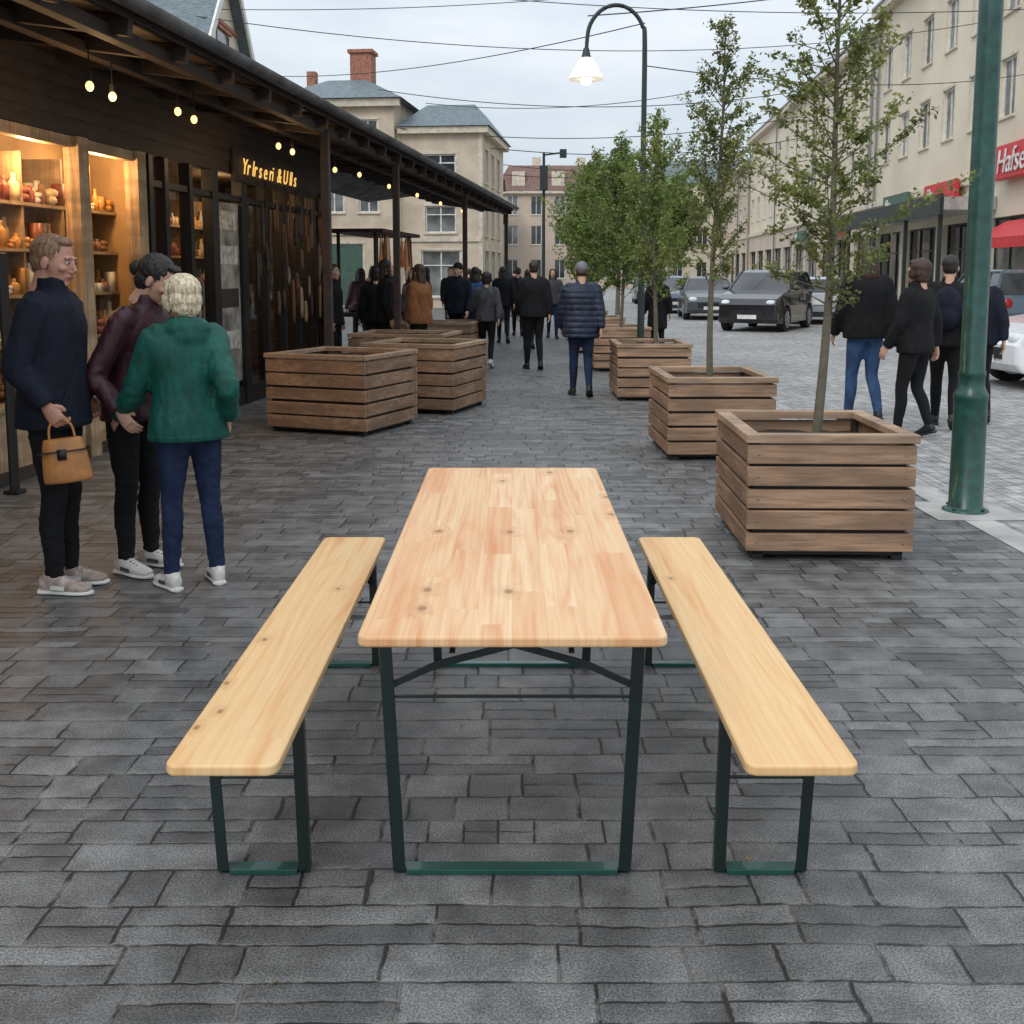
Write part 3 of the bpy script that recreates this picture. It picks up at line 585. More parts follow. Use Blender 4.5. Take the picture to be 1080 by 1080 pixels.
bar(bm,(3.07,7.26,6.8),(2.2,7.26,7.2),.05,.05); ell(bm,(2.1,7.26,7.2),(.25,.12,.07))
obj('column',bm,'pole',pe)
bm=bmesh.new(); box(bm,2.78,3.36,6.98,7.54,.001,.012); obj('footing',bm,'conc',pe,bevel=.01)
# ---------------------------------------------------------------- street lamp gooseneck
le=empty('street_lamp',(1.93,16.4,0)); bm=bmesh.new()
X,Y=1.93,16.4; pts=[((X,Y,0),.06),((X,Y,.5),.055),((X,Y,3),.042),((X,Y,4.9),.036)]
for i in range(1,8):
    a=math.pi*i/8*1.04; pts.append(((X-.42+.42*math.cos(a),Y,4.95+.5*math.sin(a)),.03))
pts.append(((X-.85,Y,4.78),.026))
tube(bm,pts,seg=10,sub=4)
tube(bm,[((X-.85,Y,4.85),.04),((X-.85,Y,4.76),.06),((X-.85,Y,4.70),.075)],seg=12,sub=2)
for s in (0,1): bar(bm,(X,Y,3.4+s*.2),(X+.22,Y,3.42+s*.2),.02,.02)
obj('post',bm,'iron',le,smooth=True)
bm=bmesh.new(); lathe(bm,X-.85,Y,[(.075,4.71),(.12,4.66),(.17,4.57),(.235,4.46),(.26,4.41),(.25,4.40),(.15,4.41)],24)
obj('shade',bm,mat('lamp_shade_lit',(.9,.88,.82),.4,emis=(1,.88,.72),es=.62,bs=0),le)
bm=bmesh.new(); ell(bm,(X-.85,Y,4.39),(.08,.08,.07)); obj('bulb',bm,mat('lamp_bulb',(1,.9,.7),.4,emis=(1,.8,.5),es=4,bs=0),le,smooth=True)
# ---------------------------------------------------------------- building helpers
def wall(parent,name,MX,u0,u1,z0,z1,ops,wm,fm='white',gm='glass',depth=.14,mull=1,sill=True,trans=0,surround=None):
    bw=bmesh.new(); bf=bmesh.new(); bg=bmesh.new()
    us=sorted({u0,u1,*[o[0] for o in ops],*[o[2] for o in ops]}); zs=sorted({z0,z1,*[o[1] for o in ops],*[o[3] for o in ops]})
    for i in range(len(us)-1):
        for j in range(len(zs)-1):
            cu=(us[i]+us[i+1])/2; cz=(zs[j]+zs[j+1])/2
            if any(o[0]<cu<o[2] and o[1]<cz<o[3] for o in ops): continue
            quad(bw,[(us[i],0,zs[j]),(us[i+1],0,zs[j]),(us[i+1],0,zs[j+1]),(us[i],0,zs[j+1])])
    for a,c,b,d,*r in ops:
        quad(bw,[(a,0,c),(a,0,d),(a,depth,d),(a,depth,c)]); quad(bw,[(b,0,c),(b,depth,c),(b,depth,d),(b,0,d)])
        quad(bw,[(a,0,d),(b,0,d),(b,depth,d),(a,depth,d)]); quad(bw,[(a,0,c),(a,depth,c),(b,depth,c),(b,0,c)])
        quad(bg,[(a,depth-.01,c),(b,depth-.01,c),(b,depth-.01,d),(a,depth-.01,d)],1 if R()<.35 else 0)
        t=.06; y0,y1=depth-.06,depth-.012
        box(bf,a,b,y0,y1,c,c+t); box(bf,a,b,y0,y1,d-t,d); box(bf,a,a+t,y0+.001,y1,c+t,d-t); box(bf,b-t,b,y0+.001,y1,c+t,d-t)
        for k in range(mull):
            x=a+(b-a)*(k+1)/(mull+1); box(bf,x-.03,x+.03,y0+.002,y1,c+t,d-t)
        if trans: zz=c+(d-c)*.68; box(bf,a+t,b-t,y0+.004,y1,zz-.025,zz+.025)
        if sill: box(bf,a-.08,b+.08,-.07,.04,c-.07,c-.003,1)
        if surround:
            box(bf,a-.10,a-.01,-.02,.01,c,d,1); box(bf,b+.01,b+.10,-.02,.01,c,d,1); box(bf,a-.12,b+.12,-.035,.01,d+.005,d+.11,1)
    obj(name+'_wall',bw,wm,parent,MX); obj(name+'_glass',bg,[gm,'glassc'],parent,MX); obj(name+'_frames',bf,[fm,'trim'],parent,MX)
def hiproof(parent,MX,x0,x1,y0,y1,z,h,inx,iny,m_,ov=.4,name='roof',flat=False):
    bm=bmesh.new(); x0-=ov;x1+=ov;y0-=ov;y1+=ov
    a=[bm.verts.new(p) for p in ((x0,y0,z),(x1,y0,z),(x1,y1,z),(x0,y1,z))]
    b=[bm.verts.new(p) for p in ((x0+inx,y0+iny,z+h),(x1-inx,y0+iny,z+h),(x1-inx,y1-iny,z+h),(x0+inx,y1-iny,z+h))]
    for i in range(4): bm.faces.new((a[i],a[(i+1)%4],b[(i+1)%4],b[i]))
    bm.faces.new(b); bm.faces.new(a[::-1]); obj(name,bm,m_,parent,MX)
def frameM(ox,oy,ang,oz=0):
    a=math.radians(ang); m=Matrix.Identity(4); m[0][0],m[1][0]=math.sin(a),math.cos(a); m[0][1],m[1][1]=-math.cos(a),math.sin(a); m[0][3],m[1][3],m[2][3]=ox,oy,oz; return m
# ---------------------------------------------------------------- left shop
SA=6.4; SM=frameM(0,0,SA); FY=4.77; sh=empty('wooden_shop_pavilion',(-4.7,9,0))
bm=bmesh.new()
S0,S1=1.5,16.6
box(bm,S0,S1,FY-.02,FY+.1,2.76,3.62,1)
z_=2.9
while z_<3.6: box(bm,S0,S1,FY-.035,FY-.02,z_,z_+.1,1); z_+=.125
bays=[(1.5,3.4),(3.5,5.3),(5.4,7.0),(7.1,8.95),(9.2,10.15)]
for a,b in bays:
    box(bm,a,b,FY-.03,FY+.09,0.1,.55,0); box(bm,a,b,FY-.05,FY+.1,.55,.60,0)
    box(bm,a,b,FY-.02,FY+.08,2.66,2.755,0)
for x in (1.45,3.45,5.35,7.05,9.08,10.2): box(bm,x-.09,x+.09,FY-.06,FY+.08,0,2.757,0)
box(bm,S0,10.3,FY-.04,FY+.11,0,.1,1)
for x in (10.42,10.78,11.4,12.03,12.12,12.95,13.05,13.8,14.5,15.2,15.9,16.55): box(bm,x-.045,x+.045,FY-.05,FY+.08,0,2.757,2)
box(bm,10.3,16.6,FY-.03,FY+.07,2.45,2.52,2); box(bm,10.3,16.6,FY-.03,FY+.07,0,.22,2)
for x in (11.33,11.47): box(bm,x-.012,x+.012,FY-.12,FY-.1,.8,1.5,4); 
box(bm,12.16,12.9,FY+.0,FY+.03,.3,2.42,3)
for z_ in (.7,1.2,1.7,2.1): box(bm,12.25,12.82,FY-.01,FY-.003,z_,z_+.22,5 if z_!=1.2 else 1)
box(bm,S0,S1,8.6,8.7,0,3.6,1); box(bm,S1-.1,S1,FY+.1,8.6,0,3.6,1); box(bm,S0,S0+.1,FY+.1,8.6,0,3.6,1)
obj('facade_frame',bm,['shopwood','darkwood','black',mat('poster_board',(.28,.26,.22),.6,scale=4,var=.6),'zinc',mat('poster_paper',(.5,.47,.4),.6,scale=14,var=.5)],sh,SM,bevel=.006)
bm=bmesh.new()
for a,b in bays: quad(bm,[(a,FY+.03,.6),(b,FY+.03,.6),(b,FY+.03,2.66),(a,FY+.03,2.66)])
for a,b in ((10.46,10.75),(10.8,11.98),(13.05,13.8),(13.8,14.5),(14.5,15.2),(15.2,15.9),(15.9,16.55)): quad(bm,[(a,FY+.03,.22),(b,FY+.03,.22),(b,FY+.03,2.45),(a,FY+.03,2.45)])
obj('shop_glazing',bm,'clear',sh,SM)
bm=bmesh.new()
SB=FY+.62
box(bm,S0+.1,10.3,SB,SB+.05,0,2.9,0); box(bm,S0+.1,S1-.1,FY+.1,8.6,2.9,2.95,1); box(bm,10.3,10.36,FY+.1,SB,0,2.9,0); box(bm,S0+.1,10.3,FY+.1,SB,.0,.55,0)
box(bm,10.36,S1-.1,6.3,6.35,0,2.9,1)
SHZ=(1.0,1.4,1.78,2.16)
for z in SHZ: box(bm,S0+.1,10.28,SB-.36,SB,z,z+.028,2)
for x in (2.2,3.4,4.6,5.8,6.6,7.45,8.05,8.65,9.3,9.8): box(bm,x-.014,x+.014,SB-.35,SB-.002,.55,2.6,2)
for z in (.9,1.35,1.8,2.2): box(bm,10.5,16.3,5.98,6.3,z,z+.03,2)
for x in (11.3,12.4,13.3,14.2,15.1): box(bm,x-.02,x+.02,5.99,6.3,.1,2.6,2)
obj('interior',bm,['shopback','darkwood','shopwood'],sh,SM)
bm=bmesh.new(); rs=random.Random(3)
def goods(x0,x1,rows,zs,yy,mx=.3):
    for z in zs:
        for row in yy:
            x=x0
            while x<x1:
                w=rs.uniform(.03,.065); hgt=rs.uniform(.1,mx); mi=rs.randrange(5); kind=rs.random()
                if kind<.5: tube(bm,[((x,row,z),w*.9),((x,row,z+hgt*.6),w),((x,row,z+hgt*.75),w*.5),((x,row,z+hgt),w*.45)],seg=8,sub=2,mi=mi)
                elif kind<.72: box(bm,x-w,x+w,row-.04,row+.04,z,z+hgt*.8,mi)
                else:
                    for q in range(2): ell(bm,(x+q*.02,row,z+w*.7+q*w),(w*1.2,w,w*.7),mi=mi,seg=8)
                x+=w*2.0+rs.uniform(0,.04)
goods(5.6,10.2,0,(.60,)+tuple(z+.028 for z in SHZ),(SB-.31,SB-.20,SB-.10),.30)
goods(10.7,16.2,0,(.93,1.38,1.83,2.23),(6.1,),.3)
obj('goods_on_shelves',bm,[mat('goods_cream',(.62,.48,.28),.5),mat('goods_brown',(.2,.09,.04),.5),mat('goods_white',(.66,.6,.5),.5),mat('goods_amber',(.5,.24,.06),.3),mat('goods_red',(.25,.06,.035),.5)],sh,SM,smooth=True)
bm=bmesh.new()
for i in range(44):
    x=rs.uniform(12.98,16.3); L_=rs.uniform(.18,.6); z=rs.uniform(.75,2.35-L_*.5); y=FY-.10-rs.random()*.12; w_=rs.uniform(.015,.05)
    tube(bm,[((x,y,z),w_*.8,.02),((x+.01,y,z+L_*.5),w_,.025),((x,y,z+L_),w_*.7,.02),((x,y,z+L_+.03),.006)],seg=8,sub=2,mi=rs.choice((0,0,1,2,2)))
    bar(bm,(x,y,z+L_),(x,y,2.74),.005,.005,2)
obj('hanging_goods',bm,[mat('hang_brown',(.13,.06,.035),.6),mat('hang_tan',(.26,.19,.12),.6),'darkwood'],sh,SM,smooth=True)
ce=empty('shop_canopy',(-3,12,0)); EY=3.3; EZ=3.29; C0,C1=1.2,29.4; RZ=3.60
bm=bmesh.new()
quad(bm,[(C0,EY+.02,EZ-.03),(C1,EY+.02,EZ-.03),(C1,5.6,RZ),(C0,5.6,RZ)],0)
obj('soffit',bm,'soffit',ce,SM)
bm=bmesh.new(); n=int((C1-C0)/.04); prev=None
for i in range(n+1):
    x=C0+i*(C1-C0)/n; dz=.018*math.cos(i*math.pi/2.0)
    a=[bm.verts.new((x,EY-.09,EZ+.045+dz)),bm.verts.new((x,5.6,RZ+.1+dz)),bm.verts.new((x,7.2,RZ-.1+dz)),bm.verts.new((x,EY-.09,EZ+.03+dz))]
    if prev: 
        for q in (0,1): bm.faces.new((prev[q],prev[q+1],a[q+1],a[q]))
        bm.faces.new((prev[3],prev[0],a[0],a[3]))
    prev=a
obj('corrugated_sheet',bm,'roofm',ce,SM)
bm=bmesh.new()
x=C0+.3
while x<C1:
    bar(bm,(x,EY-.02,EZ-.10),(x,5.4,RZ-.11),.07,.12,0); x+=.92
for yy,zz in ((3.45,3.17),(4.1,3.26)): bar(bm,(C0,yy,zz),(C1,yy,zz),.1,.09,0)
bar(bm,(C0,EY-.02,EZ-.01),(C1,EY-.02,EZ-.01),.03,.09,0)
for x in (12.0,15.6,22,29.1): bar(bm,(x,3.42,0),(x,3.42,3.16),.09,.09,0)
obj('beams_and_posts',bm,'darkwood',ce,SM,bevel=.006)
bm=bmesh.new(); seg=10
for i in range(seg):
    a0=math.pi+math.pi*i/seg; a1=math.pi+math.pi*(i+1)/seg; r=.07; cy,cz=EY-.13,EZ+.03
    quad(bm,[(C0,cy+r*math.cos(a0),cz+r*math.sin(a0)),(C1,cy+r*math.cos(a0),cz+r*math.sin(a0)),(C1,cy+r*math.cos(a1),cz+r*math.sin(a1)),(C0,cy+r*math.cos(a1),cz+r*math.sin(a1))])
obj('gutter',bm,'roofm',ce,SM,smooth=True)
be=empty('festoon_lights',(-3,10,3)); bm=bmesh.new(); bw=bmesh.new()
for s,y,z in ((4.2,3.95,2.98),(4.45,3.95,3),(7.75,3.95,2.95),(8.1,3.95,2.93),(9.3,3.95,2.99),(9.65,3.95,2.97),(12.0,3.95,3.0),(12.5,3.95,2.99),(14.3,3.95,2.95),(15.6,3.95,3.0),(17.5,3.95,2.98),(19.8,3.95,3.0),(22.2,3.95,3),(25,3.95,3)):
    ell(bm,(s,y,z),(.03,.03,.037),seg=10); bar(bw,(s,y,z+.03),(s,y,3.25),.008,.008); bar(bw,(s,y,z+.035),(s,y,z+.09),.03,.03)
obj('bulbs',bm,'lampglow',be,SM,smooth=True); obj('cords',bw,'black',be,SM)
def text(parent,name,s,size,MX,m_,ext=.015,shear=.15):
    c=bpy.data.curves.new(name,'FONT'); c.body=s; c.size=size; c.extrude=ext; c.materials.append(M[m_]); c.shear=shear
    o=bpy.data.objects.new(name,c); sc.collection.objects.link(o); o.matrix_world=MX
    if parent: o.parent=parent; o.matrix_parent_inverse=Matrix.Translation(parent.location).inverted()
    return o
def textM(base,u,y,z):
    m=Matrix.Identity(4); bx=base.to_3x3()@Vector((1,0,0)); by=Vector((0,0,1)); bz=bx.cross(by)
    for i in range(3): m[i][0]=bx[i]; m[i][1]=by[i]; m[i][2]=bz[i]
    p=base@Vector((u,y,z)); m[0][3],m[1][3],m[2][3]=p; return m
sg=empty('lit_shop_sign',(-3.4,14,2.8)); text(sg,'letters','Yr lr s e ri  & U ll s',.27,textM(SM,12.8,FY-.10,2.78),'signglow',.004,.35)
bm=bmesh.new(); box(bm,12.6,16.0,FY-.07,FY-.037,2.68,3.06); obj('sign_board',bm,'darkwood',sg,SM)
def plight(name,u,y,z,e_,r=.08,col=(1,.62,.3)):
    l=bpy.data.lights.new(name,'POINT'); l.energy=e_; l.color=col; l.shadow_soft_size=r; o=bpy.data.objects.new(name,l); sc.collection.objects.link(o); o.location=SM@Vector((u,y,z))
for u,e_ in ((6.2,16),(7.6,22),(8.5,22),(9.7,24)): plight('shop_lamp',u,FY+.14,2.58,e_,.06)
for u in (11.4,14.3): plight('shop_lamp',u,5.5,2.6,26)
for u in (7.9,12.2): plight('festoon_lamp',u,3.95,2.86,6,.05)
bm=bmesh.new(); bar(bm,(7.42,FY-.27,0),(7.42,FY-.27,1.75),.1,.03); box(bm,7.36,7.48,FY-.33,FY-.21,0,.03); obj('menu_stand',bm,'black',None,SM,bevel=.01)
st=empty('market_stall',(-3.0,19.5,0)); bm=bmesh.new()
box(bm,18.2,21.2,4.3,5.1,.86,.92,0)
for x in (18.3,21.1):
    for y in (4.38,5.02): bar(bm,(x,y,0),(x,y,2.3),.05,.05,0)
box(bm,18.2,21.2,4.29,4.31,.3,.86,1); box(bm,18.1,21.3,4.2,5.2,2.28,2.34,1)
for i in range(40):
    x=rs.uniform(18.3,21.1); y=rs.uniform(4.4,5.0); w=rs.uniform(.05,.12); ell(bm,(x,y,.92+w*.7),(w*1.2,w,w*.9),mi=rs.choice((1,2,3,4)),seg=8)
for i in range(16):
    x=rs.uniform(18.3,21.1); z=rs.uniform(1.5,2.0); tube(bm,[((x,4.34,z-.2),.02),((x,4.34,z-.08),.08,.04),((x,4.34,z+.15),.06,.03),((x,4.34,2.28),.005)],seg=8,sub=2,mi=rs.choice((1,2,3,4)))
obj('stall_frame_and_goods',bm,['darkwood','c_burg','c_brown',mat('stall_cream',(.5,.42,.3),.6),mat('stall_orange',(.5,.16,.04),.6)],st,SM)
# ---------------------------------------------------------------- gable house behind shop
g=empty('gabled_house',(-12,30,0)); bm=bmesh.new()
x0,x1,y0,y1,ez,az=-17,-7.7,26,34,5.6,9.9
vs=[(x1,y0,0),(x1,y1,0),(x1,y1,ez),(x1,(y0+y1)/2,az),(x1,y0,ez)]
quad(bm,vs); quad(bm,[(x0,y0,0),(x1,y0,0),(x1,y0,ez),(x0,y0,ez)]); quad(bm,[(x0,y1,0),(x1,y1,0),(x1,y1,ez),(x0,y1,ez)]); quad(bm,[(x0,)+v[1:] for v in vs])
obj('walls',bm,'beige2',g)
bm=bmesh.new(); ym=30
for s in (-1,1):
    yb=ym+s*4.5; quad(bm,[(x0-.3,yb,ez-.5),(x1+.35,yb,ez-.5),(x1+.35,ym,az+.06),(x0-.3,ym,az+.06)]); quad(bm,[(x0-.3,yb,ez-.68),(x1+.35,yb,ez-.68),(x1+.35,ym,az-.12),(x0-.3,ym,az-.12)])
    bar(bm,(x1+.33,yb,ez-.59),(x1+.33,ym,az-.03),.06,.22,1)
obj('roof',bm,['slate','white'],g)
bm=bmesh.new(); box(bm,x1-.02,x1+.03,29.4,30.6,6.6,7.9); obj('gable_window',bm,'glass',g)
bm=bmesh.new(); 
for z in (6.5,7.95): box(bm,x1+.031,x1+.09,29.3,30.7,z,z+.1)
for s_ in (-1,1): bar(bm,(x1+.04,30+s_*1.5,8.15),(x1+.04,30,8.15),.06,.1)
obj('gable_trim',bm,'brick',g)
# ---------------------------------------------------------------- beige corner building
cb=empty('corner_building',(-6,52,0))
a=math.radians(-6.4)
def RM(ox,oy): return Matrix.Translation((ox,oy,0))@Matrix.Rotation(a,4,'Z')
CM=RM(-1.35,50)
LB=(-9.2,-3.9); RB=(-3.9,0)
wl=[]
for cx in (-8.3,-6.7,-5.1):
    wl+= [(cx-.45,7.0,cx+.45,8.4),(cx-.45,4.3,cx+.45,5.8)]
wl+=[(-7.9,.1,-5.4,2.9)]
wall(cb,'left_front',CM@Matrix.Translation((0,-.5,0)),LB[0],LB[1],0,9.3,wl,'beige','white',mull=1,trans=1,surround=True)
wr=[(-2.6,5.7,-1.2,6.9),(-2.8,.5,-1.0,2.6),(-2.6,3.4,-1.2,4.6)]
wall(cb,'right_front',CM,RB[0],RB[1],0,8.1,wr,'beige','white',mull=1,trans=1,surround=True)
SMx=CM@Matrix.Rotation(math.radians(90),4,'Z')
ws=[(u,z,u+1.0,z+1.5) for u in (1.0,3.2,5.4) for z in (3.3,5.7)]+[(u,.6,u+1.3,2.6) for u in (.9,3.2,5.4)]
wall(cb,'side',SMx,0,8,0,8.1,ws,'beige','white',surround=True)
bm=bmesh.new()
quad(bm,[(LB[1],-.5,0),(LB[1],9,0),(LB[1],9,9.3),(LB[1],-.5,9.3)]); quad(bm,[(LB[0],-.5,0),(LB[0],9,0),(LB[0],9,9.3),(LB[0],-.5,9.3)]); obj('inner_walls',bm,'beige',cb,CM)
hiproof(cb,CM,LB[0],LB[1],-.5,9,9.3,1.2,2.2,2.6,'slate',.45); hiproof(cb,CM,RB[0]+.45,RB[1],0,8,8.1,1.25,1.0,2.4,'slate',.4,'side_roof')
bm=bmesh.new()
box(bm,-6.5,-5.5,2.0,3.0,9.8,11.8,0); box(bm,-6.6,-5.4,1.9,3.1,11.8,11.95,0); box(bm,-8.6,-8.2,2,2.5,9.8,11.0,0)
box(bm,LB[0]-.3,LB[1]+.3,-.8,-.45,8.95,9.28,1); box(bm,RB[0]+.1,RB[1]+.3,-.3,.02,7.8,8.08,1); box(bm,.0,.3,.03,8,7.8,8.08,1)
box(bm,LB[0],LB[1],-.6,-.505,3.3,3.5,1); box(bm,RB[0]+.003,RB[1],-.08,-.005,3.0,3.2,1); box(bm,-3.88,-3.7,-.05,-.003,.0,7.8,1); box(bm,-.15,.03,-.04,-.003,0,7.8,1)
box(bm,-7.85,-5.45,-.47,-.4,.1,2.85,2)
obj('chimneys_and_cornices',bm,['brick','trim','green'],cb,CM)
# ---------------------------------------------------------------- far building at end of street
fb=empty('mansard_building',(4,112,0)); FM_=Matrix.Translation((-1.5,112,0))
ops=[(u,z,u+1.1,z+1.9) for u in (1,3.4,5.8,8.2,10.6,13) for z in (1.0,4.4,7.4)]
wall(fb,'front',FM_,0,15,0,9.8,ops,'beige3','white')
hiproof(fb,FM_,0,15,0,12,9.8,2.6,1.6,1.6,'redroof',.4)
bm=bmesh.new()
for u in (1.5,5.5,9.5): box(bm,u,u+1.3,-.1,2,10.1,11.7)
for u in (3.6,8.2): box(bm,u,u+.9,3,4,12,13.4)
box(bm,-.3,15.3,-.35,-.01,9.5,9.78)
obj('dormers_and_chimneys',bm,'trim',fb,FM_)
for nm,x0,y0,w,d,h,wm,rm in (('townhouse',-14,95,13,14,9.5,'beige','redroof'),('townhouse',-32,62,18,14,10,'beige2','slate'),('townhouse',13.8,118,16,12,11,'beige2','slate'),('townhouse',-24,38,10,12,7,'beige3','redroof')):
    t_=empty(nm,(x0,y0,0)); TM=Matrix.Translation((x0,y0,0))
    ops=[(u+.8,z,u+1.9,z+1.7) for u in [i*2.6 for i in range(int(w/2.6))] for z in (1,4.2,7) if z+2<h]
    wall(t_,'front',TM,0,w,0,h,ops,wm); wall(t_,'side',TM@Matrix.Translation((w,0,0))@Matrix.Rotation(math.pi/2,4,'Z'),0,d,0,h,[o for o in ops if o[2]<d],wm)
    hiproof(t_,TM,0,w,0,d,h,2.6,3,3,rm,.4)
# ---------------------------------------------------------------- right row of buildings
RA=4.8; ra=math.radians(RA)
def rframe(l):
    m=Matrix.Identity(4); m[0][0],m[1][0]=-math.sin(ra),-math.cos(ra); m[0][1],m[1][1]=math.cos(ra),-math.sin(ra)
    p=Vector((math.cos(ra)*l,-math.sin(ra)*l)); m[0][3],m[1][3]=p; return m
RF=rframe(12.1)
def rbuilding(name,s0,s1,h,wm,rm,rows,bay,ww,wh,shops,rh=2.4):
    c=RF@Vector((-(s0+s1)/2,0,0)); e=empty(name,(c.x,c.y,0)); ops=[]
    n=int((s1-s0)/bay); bay=(s1-s0)/n
    for i in range(n):
        u=-s1+bay*(i+.5)
        for z in rows: ops.append((u-ww/2,z,u+ww/2,z+wh))
    wall(e,'upper',RF,-s1,-s0,4.6,h,ops,wm,'white',mull=1,trans=0,surround=True)
    ops=[]; m_=int((s1-s0)/4.2); sb=(s1-s0)/m_
    for i in range(m_):
        u=-s1+sb*i; ops.append((u+.4,.55,u+sb-.4,3.3))
    wall(e,'shopfront',RF,-s1,-s0,0,4.597,ops,shops,'iron',mull=2,trans=1,sill=False,depth=.25)
    bm=bmesh.new()
    box(bm,-s1,-s0,-.14,-.003,4.5,4.75,0); box(bm,-s1-.2,-s0+.2,-.45,-.003,h-.3,h-.02,0); box(bm,-s1,-s0,-.5,-.1,h,h+.1,1)
    quad(bm,[(-s1,.01,0),(-s1,12,0),(-s1,12,h),(-s1,.01,h)],2); quad(bm,[(-s0,.01,0),(-s0,12,0),(-s0,12,h),(-s0,.01,h)],2)
    u=-s1+.1
    while u<-s0: tube(bm,[((u,-.12,.1),.05),((u,-.12,h-.35),.05)],seg=8,sub=1,mi=1); u+=14
    obj('cornices',bm,['trim','zinc',wm],e,RF); hiproof(e,RF,-s1,-s0,0,12,h,rh,3,4,rm,.4)
    return e
b1=rbuilding('cream_apartment_building',22,51,13.0,'beige2','slate',(6.3,9.4),2.75,1.25,1.75,'beige2')
b2=rbuilding('ochre_apartment_building',51.1,94,12.4,'beige2','redroof',(5.7,8.8),3.1,1.2,1.8,'beige3')
b3=rbuilding('end_of_street_building',96,130,11,'beige3','slate',(5.5,8.3),3,1.2,1.7,'beige')
bm=bmesh.new(); ae=empty('red_shop_awning',(15,31,2.6)) 
for u0,u1 in ((-34.5,-26),):
    quad(bm,[(u0,-.02,3.15),(u1,-.02,3.15),(u1,-1.0,2.6),(u0,-1.0,2.6)]); quad(bm,[(u0,-1.0,2.6),(u1,-1.0,2.6),(u1,-1.0,2.3),(u0,-1.0,2.3)])
obj('awning_cloth',bm,'red',ae,RF)
se=empty('red_shop_sign',(15,31,4.8)); bm=bmesh.new(); box(bm,-34.8,-25,-.42,-.15,4.35,5.35); obj('sign_box',bm,'red',se,RF,bevel=.03)
text(se,'sign_text','Hafsen  Senter',1.0,textM(RF,-34.4,-.45,4.52),'white')
ge=empty('grey_shop_canopy',(14,42,4)); bm=bmesh.new(); box(bm,-50,-35.5,-1.7,-.02,3.55,3.95); box(bm,-50,-35.5,-1.72,-1.6,3.4,4.05,1)
for u in (-49,-44.5,-40,-36): box(bm,u-.06,u+.06,-1.6,-1.48,.0,3.55,1)
obj('canopy',bm,['conc','iron'],ge,RF)
for u,t_ in ((-48,'Sko'),(-42,'Elsa'),(-60,'Tekstil'),(-70,'Bok')):
    s_=empty('shop_sign',(RF@Vector((u,-.3,3.8)))[:]); bm=bmesh.new(); box(bm,u-.2,u+3.4,-.35,-.2,4.12 if u>-50 else 3.5,4.75 if u>-50 else 4.1); obj('board',bm,'red' if u in(-42,-60) else 'green',s_,RF)
    text(s_,'sign_text',t_,.55,textM(RF,u+.2,-.37,4.22 if u>-50 else 3.6),'white')
bm=bmesh.new(); box(bm,-130,-15,-2.6,-.26,0,.12); obj('sidewalk',bm,'conc',None,RF,bevel=.02)
bm=bmesh.new(); box(bm,-130,-15,-2.75,-2.602,0,.125); obj('kerb',bm,'trim',None,RF)
